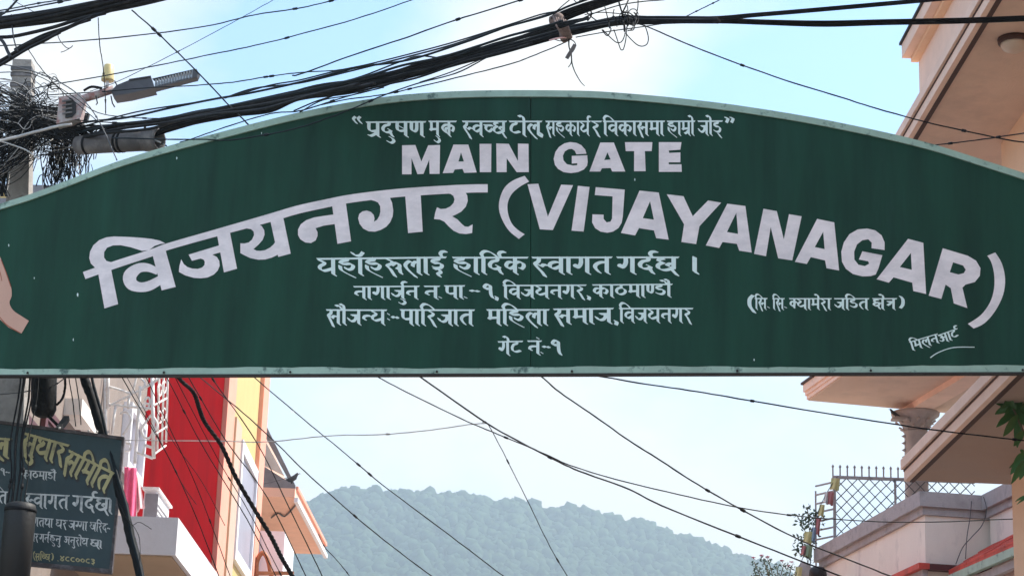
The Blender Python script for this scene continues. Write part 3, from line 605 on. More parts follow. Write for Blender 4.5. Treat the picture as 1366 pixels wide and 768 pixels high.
D['ga'] = [A4(q) for q in [[(438,180),(535,160),(550,195),(556,235),(553,265),(540,295),(520,318),(492,334),(462,343),(430,341),(402,327),(384,303),(376,275),(382,252),(398,239),(420,235),(442,242),(456,257),(460,275),(457,292),(473,282),(485,262),(490,240),(489,212),(478,194),(462,186)],
   [(617,155),(696,145),(707,343),(632,350)]]]
D['ra'] = [A4(q) for q in [[(815,145),(922,135),(935,158),(938,185),(928,215),(905,240),(880,254),(858,264),(885,280),(905,301),(922,316),(940,318),(963,305),(960,350),(930,355),(895,352),(865,338),(840,316),(818,292),(795,281),(765,278),(771,245),(780,218),(800,227),(825,225),(848,214),(865,196),(870,178),(864,160),(850,150)]]]
D['head'] = rib([(100+x*.2604, 220+y*.2604, wd) for x, y, wd in [(48,567,10),(190,517,10),(390,452,9.5),(480,418,9),(720,350,9.5),(1000,272,11)]]+[(380+x*.2603, 220+y*.2603, 11) for x, y in [(60,232),(200,201),(350,172),(600,143),(900,124),(1040,121)]], 4)
v = []
for k in ('vi', 'ja', 'ya', 'na', 'ga', 'ra', 'head'): v += D[k]
paint('lettering', v, PL, 'white', gate, 'large arched white Devanagari name joined by one headline')

ROWS = [   # glyphs, x0, y0, x1, y1, size
 ('``', 470, 162, 485, 162, 19), ('pra da u Sa Na', 488.5, 163.5, 567, 163, 18.5), ('ma u tta', 572, 162.5, 608, 162.5, 18.5),
 ('sh va ch cha', 617, 162.5, 675, 162.5, 18.5), ('Ta o la', 679.5, 162.5, 722, 162.5, 18.5), (',', 719, 162.5, 726, 162.5, 18),
 ('sa ha ka aa ya reph', 728, 162.5, 787, 162.5, 17.5), ('ra', 789, 162.5, 801.5, 162.5, 17.5), ('i va ka aa sa ma aa', 804.5, 162.5, 886, 162.3, 17.5),
 ('ha aa mra o', 890, 162.4, 926.5, 162.2, 17.5), ('ja o Da hal', 931, 162.2, 963, 162, 17.5), ("''", 966, 162, 980, 162, 17),
 ('ya ha aa chandra ha ru la aa I reph', 423, 345.5, 594, 343.5, 21), ('ha aa i da reph ka', 604, 343.8, 703, 343.8, 20.5),
 ('sh va aa ga ta', 710, 343.8, 815, 343.5, 20.5), ('ga da reph chb', 823, 343.5, 904, 343.5, 20.5), ('|', 923, 342, 932, 342, 22),
 ('na aa ga aa ja reph u na', 472, 382.5, 558.5, 382, 15.8), ('na', 566, 382, 585.5, 382, 15.8), ('.', 584.5, 382, 591, 382, 16), ('pa aa', 593, 381.6, 619, 381.4, 16),
 ('.', 618, 382, 625, 382, 16), ('-', 626, 380, 641, 380, 15), ('1', 642.5, 379, 659, 379, 18), (',', 659, 382, 667, 382, 16),
 ('i va ja ya na ga ra', 671, 381, 781, 380.5, 16.3), (',', 782, 381, 790, 381, 16.3), ('ka aa Tha ma aa Nh Da au', 790.5, 380.2, 896, 379.4, 15.8),
 ('sa au ja nh ya', 435.5, 413.5, 515, 413.8, 18.3), (': -', 516, 413.5, 533, 413.5, 18), ('pa aa i ra ja aa ta', 534, 413.5, 632, 413.8, 19),
 ('ma i ha la aa', 649.5, 413.5, 731.5, 413.3, 19), ('sa ma aa ja', 738.5, 412.6, 817, 411.6, 18.5), (',', 818, 412.6, 827, 412.6, 18),
 ('i va ja ya na ga ra', 826, 411.6, 923.5, 411.6, 17.6),
 ('ga e Ta', 664.5, 456, 696.5, 455.3, 17), ('na dot', 704, 455, 721.5, 455, 17), ('.', 720.5, 455.3, 726, 455.3, 16.5), ('-', 723, 454, 735, 454, 16), ('1', 733.5, 453.5, 749.5, 453.5, 19),
 ('(', 996.5, 397.5, 1007, 397.5, 17), ('i sa', 1007, 398.3, 1023, 398.3, 13.6), ('.', 1023, 398, 1028, 398, 13), ('i sa', 1030.5, 398.5, 1046, 398.5, 13.6), ('.', 1045.5, 398, 1051, 398, 13),
 ('kh ya aa ma e ra aa', 1053, 398.5, 1108.5, 398.5, 13.6), ('ja i Da ta', 1113, 398.5, 1158.5, 398.5, 13.6), ('kSa e tra', 1164, 398.5, 1195.5, 398.5, 13.6), (')', 1198, 398, 1207, 398, 13.6),
 ('i ma la na', 1213, 456.5, 1250, 445.5, 11.5), ('A aa Ta reph', 1251, 447.5, 1276.5, 438.5, 11.5)]
groups = [(0, 12, 'pale Devanagari slogan in quotation marks along the top'), (12, 17, 'pale Devanagari welcome line under the big name'), (17, 28, 'pale Devanagari address line'),
          (28, 35, 'pale Devanagari sponsor line'), (35, 40, 'short pale Devanagari gate number line'), (40, 49, 'small pale Devanagari camera notice in brackets'), (49, 51, 'slanted painter signature')]
for a, b, lab in groups:
    pol = []
    for r in ROWS[a:b]: pol += word(*r)
    paint('lettering', pol, PL, 'mint', gate, lab)
paint('signature_underline', rib([(1241, 477, 1.6), (1252, 470, 1.2), (1272, 463.5, 1.2), (1300, 463, 1.0)]), PL, 'mint', gate)
# painted palm at the left end of the sign (joined hands mostly outside the picture)
hand = cr([(-46, 420), (-52, 380), (-40, 348), (-30, 322), (-20, 318), (-12, 326), (-4, 336), (2, 346), (9, 365), (15, 382), (16, 395), (13, 404), (18, 414), (28, 421), (39, 428)], 3)+[(29, 445), (12, 437), (-2, 424), (-14, 416), (-28, 424)]
paint('painted_hand', [hand], lambda a, b: g3(a, b, .005), 'skin', gate, 'painted pink hand with cut wrist')
for q in ([(-20, 330, 1), (-8, 345, 1.2), (0, 362, 1), (3, 375, .8)], [(0, 423, 1), (10, 434, 1.3), (28, 444.5, 1)], [(2, 347, .8), (9, 365, 1), (15, 383, 1)]):
    paint('painted_outline', rib(q), lambda a, b: g3(a, b, .0062), 'outline', gate)
for px, py, s in ((12, 327, 1.6), (104, 393, 2.5), (98, 453, 1.5), (46, 371, 1.2), (236, 198, 1.2), (236, 211, 1.6), (847, 240, 1.5), (349, 178, 1.2), (1006, 480, 1.5)):
    paint('paint_fleck', [[(px+s*.5*cos(t)*R.uniform(.6, 1.1), py+s*R.uniform(.7, 1.6)*sin(t)) for t in [k*pi/3 for k in range(6)]]], PL, 'mint', gate)

# ------------------------------------------------------------------ buildings on the left
def part(mb, name, m, parent, label=None):
    o = mb.build(name, m, parent)
    if label: o['label'] = label
    return o
XL = -3.0
Yat = lambda px, py=600, X=XL: onX(px, py, X).y
TOPL = 6.6; TOPR = 7.6; TOPY = 9.4
y_b, y_r, y_p1, y_y, y_end = Yat(190), Yat(296, 560), Yat(307, 560), Yat(344, 560), Yat(351.5, 560)
# near beige house
bh = thing('beige_house', (XL-3, (10+y_b)/2, 0), 'beige house on the left with white scrollwork railing and white balcony slab', 'house')
part(MB().box((-9, 13.6, 0), (XL, 16.5, 5.9)), 'wall', 'beige', bh)
part(MB().box((-9, 16.5, 0), (XL, y_b, TOPL)), 'wall', 'beige', bh)
part(MB().box((-9, 13.55, 5.9), (XL+.04, 16.499, 5.96)), 'roof', 'greyslab', bh)
part(MB().box((-9, 16.5, TOPL), (XL+.06, y_b, TOPL+.07)), 'roof', 'greyslab', bh)
def window(parent, X, y0, y1, z0, z1, fm='frame', gm='glass', fw=.07, dep=.07, mull=1, sgn=1, rail=None):
    """framed window on a wall plane x = X that faces +x (sgn 1) or -x (sgn -1)"""
    mb = MB()
    a, b = (X, X+sgn*dep) if sgn > 0 else (X-dep, X)
    for p, q in (((y0, z0), (y1, z0+fw)), ((y0, z1-fw), (y1, z1)), ((y0, z0+fw), (y0+fw, z1-fw)), ((y1-fw, z0+fw), (y1, z1-fw))):
        mb.box((a, p[0], p[1]), (b, q[0], q[1]))
    for k in range(mull):
        yc = y0+(y1-y0)*(k+1)/(mull+1)
        mb.box((a+.01, yc-fw*.35, z0+fw), (b-.01, yc+fw*.35, z1-fw))
    w_ = part(mb, 'window', fm, parent)
    g = (X+.012*sgn, X+.02*sgn)
    part(MB().box((min(g), y0+fw, z0+fw), (max(g), y1-fw, z1-fw)), 'pane', gm, w_)
    return w_
# windows and dark red shutters of the beige wall seen through the railing
def zat(px, py, X=XL): return onX(px, py, X).z
for (a, b, t, bt) in ((98, 128, 548, 590), (50, 88, 556, 600), (10, 40, 545, 640)):
    window(bh, XL, Yat(a), Yat(b), zat((a+b)/2, bt), zat((a+b)/2, t), 'darkred', 'darkred', .08, .035)
window(bh, XL, Yat(160), Yat(183), zat(172, 640), zat(172, 545), 'frame', 'lav', .06)
part(MB().box((XL, Yat(80), zat(95, 566)), (XL+.12, Yat(116), zat(95, 542))), 'ledge', 'terr', bh)
window(bh, XL, 15.3, 16.8, 1.0, 2.3, 'darkred')
part(MB().box((XL, 13.2, .13), (XL+.05, 14.2, 2.3)), 'door', 'wood', bh)
# white balcony slab with its parapet
sc = onY(238, 690, 15.0)
zt, zb = sc.z, onY(235, 740, 15.0).z
ye = 19.9
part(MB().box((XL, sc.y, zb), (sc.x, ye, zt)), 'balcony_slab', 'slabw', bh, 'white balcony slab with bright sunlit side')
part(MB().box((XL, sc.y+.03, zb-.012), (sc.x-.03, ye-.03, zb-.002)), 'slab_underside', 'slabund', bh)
# white scrollwork railing cage of the balcony above
rl = thing('scroll_railing', (XL, 16, 4.6), 'white iron scrollwork railing with curled bars on the beige house', 'railing')
RY = 16.2
fr = lambda px, py: onY(px, py, RY)
def rbar(pts, w=2.6, nm='bar'):
    part(MB().tube(cr([tuple(fr(*p)) for p in pts], 5), w*1.35*RY/3000/2, 6), nm, 'iron', rl)
for p in ([(144, 470), (143, 545)], [(140, 500), (140, 602)]): rbar(p, 4.5, 'post')
rbar([(187, 515), (184, 560), (180, 618)], 3.6, 'post')
rbar([(203, 490), (205, 611)], 4.2, 'post')
for p in ([(146, 516), (160, 520), (176, 526)], [(176, 526), (196, 515), (216, 502)], [(144, 539), (160, 541), (204, 545)], [(146, 541), (160, 534), (176, 526)],
          [(172, 530), (171, 545)], [(154, 541), (149, 579)], [(180, 602), (204, 611)], [(192, 593), (204, 597)], [(193, 593), (191, 605)], [(178, 497), (182, 502), (176, 526)]): rbar(p, 2.8)
for p in ([(160, 552), (168, 549), (174, 556), (173, 566), (164, 580)], [(192, 534), (198, 530), (200, 537), (196, 546), (191, 543), (193, 538), (199, 539)],
          [(202, 553), (195, 562), (189, 572), (192, 582), (199, 584), (203, 578)], [(168, 590), (174, 592), (173, 600), (167, 601)], [(188, 505), (193, 511), (190, 518), (185, 516)],
          [(206, 575), (210, 566), (205, 556)]): rbar(p, 2.6, 'scroll')
# street side panel of the cage
xs = fr(204, 560).x
def sp_(px, py): return onX(px, py, xs)
for px, p0, p1 in ((210, 470, 600), (216, 470, 596), (221.5, 470, 590)):
    part(MB().tube([sp_(px+3.2, p0), sp_(px, p1)], .009, 6), 'post', 'iron', rl)
for p in ([(205, 606), (221, 594)], [(205, 580), (222, 569)], [(206, 540), (222, 531)], [(207, 506), (224, 500)]):
    part(MB().tube([sp_(*p[0]), sp_(*p[1])], .008, 6), 'bar', 'iron', rl)
for cx, cy in ((213, 556), (219, 552), (213, 520), (219, 516)):
    part(MB().tube(cr([tuple(sp_(cx+2.6*cos(t), cy+8*sin(t))) for t in [k*pi/4 for k in range(8)]], 3), .006, 5), 'scroll', 'iron', rl)
for q in ((144, 470), (204, 490)):
    a = fr(*q); part(MB().bar((XL, a.y, a.z+.2), (a.x, a.y, a.z+.2), .02), 'bracket', 'iron', rl)
a = fr(142, 604)
part(MB().bar((XL, RY, a.z), (a.x, RY, a.z), .02), 'bracket', 'iron', rl)
# white post, towel and washing machine like box on the slab
po = part(MB().tube([onY(152, 585, 15.6), onY(149, 700, 15.6)], .02, 8), 'balcony_post', 'iron', None)
tag(po, 'white upright post at the edge of the balcony beside the blue sign', 'post')
def cloth(name, quad, m, label, waves=2.2, amp=.02, n=18):
    mb = MB(); a, b, c, d = [V(q) for q in quad]; vs = []
    for j in range(n+1):
        for i in range(n+1):
            u, v_ = i/n, j/n
            p = a.lerp(b, u).lerp(d.lerp(c, u), v_)
            vs.append(p+V((0, amp*sin(u*waves*2*pi+v_*1.5)*(0.4+v_), 0)))
    k = len(vs)
    vs += [p+V((0, .004, 0)) for p in vs]
    g = lambda i, j: j*(n+1)+i
    for j in range(n):
        for i in range(n):
            mb.f.append((g(i, j), g(i+1, j), g(i+1, j+1), g(i, j+1))); mb.sm.append(True)
            mb.f.append((k+g(i, j+1), k+g(i+1, j+1), k+g(i+1, j), k+g(i, j))); mb.sm.append(True)
    for i in range(n):
        for q in ((g(i, 0), g(i+1, 0)), (g(n, i), g(n, i+1)), (g(i+1, n), g(i, n)), (g(0, i+1), g(0, i))):
            mb.f.append((q[0], k+q[0], k+q[1], q[1])); mb.sm.append(False)
    mb.v = [tuple(v) for v in vs]
    o = mb.build(name, m)
    return tag(o, label, 'cloth')
Yc = 15.35
cloth('hanging_towel', [onY(166, 622, Yc), onY(182, 624, Yc), onY(181, 692, Yc), onY(164, 690, Yc)], 'pinkcloth', 'bright pink towel hanging over the white balcony')
cloth('hanging_towel', [onY(177, 628, Yc+.05), onY(184, 634, Yc+.05), onY(193, 676, Yc+.05), onY(175, 686, Yc+.05)], 'palecloth', 'pale pink cloth hanging beside the bright pink towel')
wr = onY(205, 692, 15.5)
ac = thing('outdoor_unit', (wr.x, 15.5, sc.z), 'white boxy outdoor unit standing on the balcony slab by the red wall', 'air conditioner')
ax0, ax1 = onY(190, 690, 15.5).x, onY(206, 690, 15.5).x
az1 = onY(205, 653, 15.5).z
part(MB().box((ax0, 15.5, sc.z), (ax1, 16.15, az1)), 'casing', 'frame', ac)
part(MB().box((ax0+.01, 15.485, sc.z+.03), (ax0+.10, 15.5, az1-.03)), 'front_grille', 'greyslab', ac)
part(MB().box((ax0-.015, 15.47, az1), (ax1+.02, 16.17, az1+.015)), 'lid', 'iron', ac)
for k in range(5):
    z = sc.z+.05+k*.035
    part(MB().box((ax1, 15.6, z), (ax1+.004, 16.05, z+.012)), 'louvre', 'greyslab', ac)

# red and yellow house
ry = thing('red_and_yellow_house', (XL-3, (y_b+y_end)/2, 0), 'tall house with crimson wall, salmon pilasters and yellow bay', 'house')
def fac(a, b, m, X=XL, z0=0, z1=TOPR, nm='wall', lab=None):
    return part(MB().box((X-.4, a, z0), (X, b, z1)), nm, m, ry, lab)
fac(y_b+.01, y_r, 'red', lab='crimson red wall')
fac(y_r, y_p1, 'pinkp', X=XL+.05, z1=TOPY, nm='pilaster')
fac(y_p1, y_y, 'yel', z1=TOPY, lab='yellow wall bay')
fac(y_y, y_end, 'pinkp', X=XL+.05, z1=TOPY, nm='pilaster')
part(MB().box((-9, y_b+.02, 0), (XL-.4, y_end, TOPR-.1)), 'wall', 'red', ry)
part(MB().box((-9.2, y_b+.01, TOPR+.002), (XL+.06, y_r-.01, TOPR+.1)), 'roof', 'greyslab', ry)
part(MB().box((-9.2, y_r, TOPY+.002), (XL+.1, y_end+.05, TOPY+.1)), 'roof', 'greyslab', ry)
part(MB().box((-9, y_r+.01, TOPR-.1), (XL-.41, y_end-.01, TOPY)), 'wall', 'yel', ry)
# peach strip by the window
yw0, yw1 = Yat(318, 600), Yat(342, 600)
zt_ = zat(319, 585)
part(MB().box((XL, Yat(311, 580), 2), (XL+.03, yw0-.02, zt_+.12)), 'pilaster', 'peach', ry)
w1 = window(ry, XL, yw0, yw1, zat(308, 745), zt_, 'frame', 'lav', .13, .05, 0)
for k in range(2):
    window(ry, XL, yw0, yw1, .9-.0+k*0, 2.4, 'frame', 'glass', .1) if k == 0 else None
window(ry, XL, y_b+1.2, y_b+2.4, .9, 2.3, 'frame', 'glass', .08)
part(MB().box((XL, y_r-1.6, .13), (XL+.05, y_r-.6, 2.35)), 'door', 'wood', ry)
# balcony sill and orange arch under the window
part(MB().box((XL, y_end+.02, 0), (XL+.35, y_end+1.3, zat(350, 722))), 'side_wall', 'slabw', ry)
part(MB().tube(cr([tuple(onY(px, py, y_end-.3)) for px, py in ((342, 768), (343, 748), (350, 737), (357, 745), (362, 768))], 5), .03, 6), 'arch', 'wood', ry)
part(MB().bar(onY(345, 764, y_end-.4), onY(392, 764, y_end-.4), .05, .04), 'beam', 'wood', ry)

# peach house with cantilevered balcony
n1 = onY(393, 663, 29.0); n0 = onY(342, 661, 29.0)
f1 = onZ(433, 739, n1.z)
ph = thing('peach_house', (XL-3.5, 32.5, 0), 'salmon house farther up the street with balcony jutting over it', 'house')
part(MB().box((-10, 28.6, 0), (n0.x-.1, f1.y+.4, n1.z+1.2)), 'wall', 'peach', ph)
dz = .05
part(MB().hexa([(n0.x-.1, 29, n1.z), (n1.x, 29, n1.z), (f1.x, f1.y, n1.z), (n0.x-.1, f1.y, n1.z), (n0.x-.1, 29, n1.z+.12), (n1.x, 29, n1.z+.12), (f1.x, f1.y, n1.z+.12), (n0.x-.1, f1.y, n1.z+.12)]), 'balcony_slab', 'salmon', ph, 'salmon balcony slab')
pz1 = onY(397, 648, 29.0).z; pz0 = onY(345, 611, 29.0).z
part(MB().hexa([(n0.x-.1, 29.0, n1.z+.122), (n1.x, 29.0, n1.z+.122), (n1.x, 29.12, n1.z+.122), (n0.x-.1, 29.12, n1.z+.122), (n0.x-.1, 29.0, pz0), (n1.x, 29.0, pz1), (n1.x, 29.12, pz1), (n0.x-.1, 29.12, pz0)]), 'end_parapet', 'greyslab', ph, 'grey cement end parapet stepping down')
part(MB().hexa([(n1.x-.06, 29.12, n1.z+.122), (n1.x+.03, 29.12, n1.z+.122), (f1.x+.03, f1.y, n1.z+.122), (f1.x-.06, f1.y, n1.z+.122), (n1.x-.06, 29.12, pz1+.02), (n1.x+.03, 29.12, pz1+.02), (f1.x+.03, f1.y, pz1+.02), (f1.x-.06, f1.y, pz1+.02)]), 'parapet', 'pinkp', ph)
part(MB().bar((n1.x+.02, 29.0, n1.z-.03), (f1.x+.02, f1.y, n1.z-.03), .05, .06), 'edge_strip', 'frame', ph)
ptx = onY(352, 566, 29.1)
part(MB().bar(ptx, onY(392, 648, 29.1), .045), 'awning_bar', 'greyslab', ph)
part(MB().bar(onY(347, 566, 29.1), onY(385, 636, 29.1), .035), 'awning_bar', 'greyslab', ph)
part(MB().bar(onY(346, 563, 29.15), onY(346, 640, 29.15), .05), 'awning_post', 'greyslab', ph)
a, b, c_ = onY(347, 575, 29.3), onY(379, 634, 29.3), onY(347, 618, 29.3)
part(MB().add([a, b, c_, a+V((0, .03, 0)), b+V((0, .03, 0)), c_+V((0, .03, 0))], [(0, 2, 1), (3, 4, 5), (0, 1, 4, 3), (1, 2, 5, 4), (2, 0, 3, 5)]), 'awning_sheet', 'sheet', ph)
# curved bracket under the slab
part(MB().tube(cr([tuple(onZ(px, py, n1.z-.02)) for px, py in ((362, 690), (371, 684), (380, 688), (392, 676), (398, 668))], 5), .012, 6), 'cable_clip_wire', 'greywire', ph)
def pigeon(pos, s, label, face=1):
    b = thing('pigeon', pos, label, 'bird')
    mb = MB()
    pts = [(-.16, 0, .05), (-.09, 0, .075), (0, 0, .10), (.06, 0, .14), (.09, 0, .19), (.115, 0, .215)]
    mb.tube([V(pos)+V((x*s*face, y, z*s)) for x, y, z in pts], [.012*s, .03*s, .05*s, .045*s, .026*s, .022*s], 10)
    part(mb, 'body', 'bird', b)
    part(MB().tube([V(pos)+V((.13*s*face, 0, .212*s)), V(pos)+V((.16*s*face, 0, .205*s))], [.008*s, .002*s], 6), 'beak', 'rust', b)
    part(MB().tube([V(pos)+V((-.12*s*face, 0, .07*s)), V(pos)+V((-.26*s*face, 0, .02*s))], [.02*s, .03*s], 6), 'tail', 'bird', b)
    for k in (-1, 1):
        part(MB().tube([V(pos)+V((.01, k*.02*s, .06*s)), V(pos)+V((.01, k*.02*s, 0))], .006*s, 5), 'leg', 'rust', b)
pb = onY(388, 644, 29.05)
pigeon((pb.x, 29.06, pz1+.022), .75, 'dark pigeon perched on the grey balcony end of the salmon house')

# ------------------------------------------------------------------ buildings on the right: near peach house
C1 = onY(1206, 640, 14.6)                       # far street corner of the lower slab, underside
Z1 = C1.z
N1 = onZ(1344, 503, Z1)
sd1 = (N1-C1); sd1.z = 0; sd1.normalize()       # along the street, towards the camera
C2 = onY(1196, 209, 14.6); Z2 = C2.z
C2 = C2-sd1*.7
W1 = onZ(1349, 631, Z1)
pk = thing('peach_balcony_house', (C1.x+3, 11, 0), 'near peach house on the right with brown grooved balcony slabs and round ceiling lamp', 'house')
LEN = 8.4
out = V((sd1.y, -sd1.x, 0))
if out.x > 0: out = -out                         # towards the street
def slabpoly(c, w, l): return [c, c+sd1*l, c+sd1*l-out*w, c-out*w]
def stprism(c, l, w, z0, z1):                    # strip prism: from corner c along the street, w inwards from the street edge
    p = [V((q.x, q.y)) for q in slabpoly(c, w, l)]
    if sum(p[i].x*p[(i+1) % 4].y-p[(i+1) % 4].x*p[i].y for i in range(4)) < 0: p = p[::-1]
    return MB().prism([(q.x, q.y) for q in p], z0, z1)
for c, z, nm in ((C1, Z1, 'lower'), (C2, Z2, 'upper')):
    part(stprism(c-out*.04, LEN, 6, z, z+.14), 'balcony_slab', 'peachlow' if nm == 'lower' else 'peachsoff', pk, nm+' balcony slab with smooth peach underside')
    part(stprism(c+out*.0, LEN, .035, z-.008, z+.055), 'fascia', 'pinktrim', pk)
    part(stprism(c+out*.004, LEN, .03, z+.0555, z+.068), 'groove', 'brown', pk)
    part(stprism(c+out*.022, LEN, .06, z+.0685, z+.135), 'fascia', 'pinktrim', pk)
    part(stprism(c-out*.036, LEN, .03, z-.0125, z-.002), 'drip_groove', 'brown', pk)
# body of the house: its street wall
wd = W1
part(stprism(V((wd.x, wd.y, 0)), LEN, 6, 0, Z1-.001), 'wall', 'orange', pk, 'warm orange lower wall')
part(stprism(V((wd.x, wd.y, 0)), LEN, 6, Z1+.141, Z2-.001), 'wall', 'orange', pk)
# upper parapet wall and cornice
U = onX(1226, 100, C2.x-.0)
uy = onY(1226, 90, 14.2)
uc = V((C2.x, 0, 0))+V((0, C2.y, 0))-out*.10
kk = (onP(1226, 100, uc, out))
uc = V((kk.x, kk.y, 0))
ztop = onP(1226, 76, uc, out).z
part(stprism(uc, LEN, 5.5, Z2+.141, ztop), 'upper_wall', 'pinktrim', pk, 'pale pink upper wall')
q = onP(1217, 73, uc+out*.11, out)
part(stprism(uc+out*.11-sd1*.03, LEN, 6.2, ztop+.001, ztop+.10), 'cornice', 'pinktrim', pk)
part(stprism(uc+out*.05-sd1*.02, LEN, .05, ztop-.03, ztop), 'cornice_moulding', 'orange', pk)
part(stprism(uc+out*.125-sd1*.045, LEN, 6.2, ztop+.1005, ztop+.118), 'flashing', 'rust', pk)
for k in range(3):
    p0 = V((wd.x, wd.y, 0))+sd1*(1.2+k*2.4)
    mb = MB()
    part(stprism(V((p0.x, p0.y, 0))+out*.05, 1.3, .05, 1.0, 2.3), 'window', 'frame', pk)
    part(stprism(V((p0.x, p0.y, 0))+out*.055+sd1*.07, 1.16, .01, 1.07, 2.23), 'pane', 'glass', pk)
# ceiling lamp
lp = onZ(1353, 52, Z2)
cl = thing('ceiling_lamp', lp, 'round frosted ceiling lamp under the upper peach slab', 'lamp')
part(MB().lathe(lp-V((0, 0, .035)), [(.085, 0), (.098, .006), (.10, .034)], 28), 'base_ring', 'brown', cl)
part(MB().lathe(lp-V((0, 0, .085)), [(.01, 0), (.045, .006), (.07, .02), (.082, .038), (.084, .05)], 28), 'dome', 'dome', cl)

# farther house with terrace parapet, column and roof slab
A = onY(1233, 657, 20.0)
B = onZ(1096, 732, A.z)
th = thing('terrace_house', (A.x+3, 21, 0), 'cream house with dark weathered terrace coping, ornate column and overhanging roof slab', 'house')
dB = (B-A); dB.z = 0; dB.normalize()             # away from the camera along its street wall
nB = V((-dB.y, dB.x, 0))
if nB.x > 0: nB = -nB                            # towards the street
dR = -nB                                         # right, into the plot
Cc = onZ(1315, 663, A.z)
Cw = A+dR*((Cc-A).dot(dR))
lenB = (B-A).length
def quadprism(p, z0, z1):
    p = [(q[0], q[1]) for q in p]
    if sum(p[i][0]*p[(i+1) % 4][1]-p[(i+1) % 4][0]*p[i][1] for i in range(4)) < 0: p = p[::-1]
    return MB().prism(p, z0, z1)
zc = A.z
hcop = .135
part(quadprism([A+nB*0, A+dB*lenB, A+dB*lenB+dR*7, A+dR*7], 0, zc-hcop-.07), 'wall', 'terr', th, 'cream street wall below the coping')
part(quadprism([A+nB*.03-dB*.03, A+dB*(lenB)+nB*.03, A+dB*lenB+dR*7, A+dR*7-dB*.03], zc-hcop-.069, zc-hcop-.001), 'moulding', 'coping', th)
part(quadprism([A+nB*.07-dB*.07, A+dB*(lenB+.05)+nB*.07, A+dB*(lenB+.05)+dR*7, A+dR*7-dB*.07], zc-hcop, zc), 'coping', 'coping', th, 'dark weathered terrace coping')
# wing that comes forward to the right of the inner corner
Wg = Cw
part(quadprism([Wg-dB*5, Wg+dB*.0-dB*.08, Wg+dR*5-dB*.08, Wg+dR*5-dB*5], 0, zc-hcop-.07), 'wing_wall', 'terr', th)
part(quadprism([Wg-dB*5+nB*.07, Wg+nB*.07-dB*.075, Wg+dR*5-dB*.075, Wg+dR*5-dB*5], zc-hcop-.001, zc+.002), 'coping', 'coping', th)
part(quadprism([Wg-dB*5+nB*.03, Wg+nB*.03-dB*.072, Wg+dR*5-dB*.072, Wg+dR*5-dB*5], zc-hcop-.068, zc-hcop-.002), 'moulding', 'coping', th)
# red ledge and red sloping roof
rz = onP(1237, 752, A, nB).z
part(quadprism([A+nB*.10-dB*.10, A+dB*lenB+nB*.10, A+dB*lenB, A-dB*.10], rz-.05, rz), 'red_ledge', 'redroof', th, 'red painted ledge under the terrace wall')
part(quadprism([A-dB*.10, A-dB*.001, Wg-dB*.001+nB*.0, Wg-dB*.10+nB*.0], rz-.055, rz-.002), 'red_ledge', 'darkred', th)
part(quadprism([A+nB*.05-dB*.05, A+dB*lenB+nB*.05, A+dB*lenB, A-dB*.05], rz-.16, rz-.051), 'red_ledge_moulding', 'coping', th)
r0 = onP(1268, 757, Wg-dB*.3+nB*.35, nB); r1 = onP(1349, 698, Wg+nB*.0, nB); r2 = onP(1352, 735, Wg+nB*.35, nB)
# sloping canopy: eave line parallel to the wing wall, with tile rows
e0 = Wg+nB*.42-dB*.12; e1 = Wg+nB*.42-dB*4.5
zt0 = onP(1300, 738, Wg, nB).z
ez = onP(1290, 752, e0, nB).z
rid0, rid1 = Wg-dB*.12, Wg-dB*4.5
ze, zr = ez, ez+.27
def at(p, z): return V((p.x, p.y, z))
part(MB().hexa([at(e0, ze-.04), at(e1, ze-.04), at(rid1, zr-.04), at(rid0, zr-.04), at(e0, ze), at(e1, ze), at(rid1, zr), at(rid0, zr)]), 'canopy_roof', 'redroof', th, 'red sloping canopy roof')
for i in range(10):
    for j in range(3):
        u0, u1 = i/10*.999, (i+.96)/10; v0, v1 = j/3, (j+.97)/3
        P = lambda u, v, h: (at(e0, ze).lerp(at(e1, ze), u)).lerp(at(rid0, zr).lerp(at(rid1, zr), u), v)+V((0, 0, h))
        hh = .012+.006*(i % 2)
        part(MB().hexa([P(u0, v0, .003), P(u1, v0, .003), P(u1, v1, .003), P(u0, v1, .003), P(u0, v0, hh+.008), P(u1, v0, hh+.008), P(u1, v1, hh), P(u0, v1, hh)]), 'roof_sheet', 'redroof', th)
part(MB().bar(at(e0, ze-.08)+nB*.02, at(e1, ze-.08)+nB*.02, .05, .07), 'eave_board', 'rim', th)
part(MB().bar(at(e0, ze-.16)-nB*.03, at(e1, ze-.16)-nB*.03, .05, .07), 'eave_board', 'coping', th)
window(th, A.x-.0, 20.4, 21.4, 1, 2.2, sgn=-1) if False else None
# roof slab over the terrace
S1 = onY(1078, 534, A.y+lenB*dB.y+.1); ZS = S1.z
sA = onZ(1124, 502, ZS); dS = (sA-S1); dS.z = 0; dS.normalize()
far = onZ(1210, 546, ZS)-S1; far.z = 0; far.normalize()
fr_ = far
Ls = 5.2
def sprism(c, l, w, z0, z1): return quadprism([c, c+dS*l, c+dS*l+fr_*w, c+fr_*w], z0, z1)
part(sprism(S1, Ls, 7, ZS, ZS+.12), 'roof_slab', 'peachsoff', th, 'overhanging peach roof slab')
for k, (o_, z0, z1) in enumerate(((.015, .01, .05), (.03, .0505, .09), (.05, .0905, .17))):
    part(sprism(S1-fr_*o_-dS*o_*.4, Ls, o_-.001, ZS+z0, ZS+z1), 'roof_trim', 'pinktrim', th)
part(sprism(S1-fr_*.07-dS*.04, Ls, 7, ZS+.172, ZS+.195), 'roof_edge', 'brown', th)
part(sprism(S1+V((0, 0, 0))-dS*.03, .04, 7, ZS+.0, ZS+.119), 'roof_trim', 'coping', th) if False else None
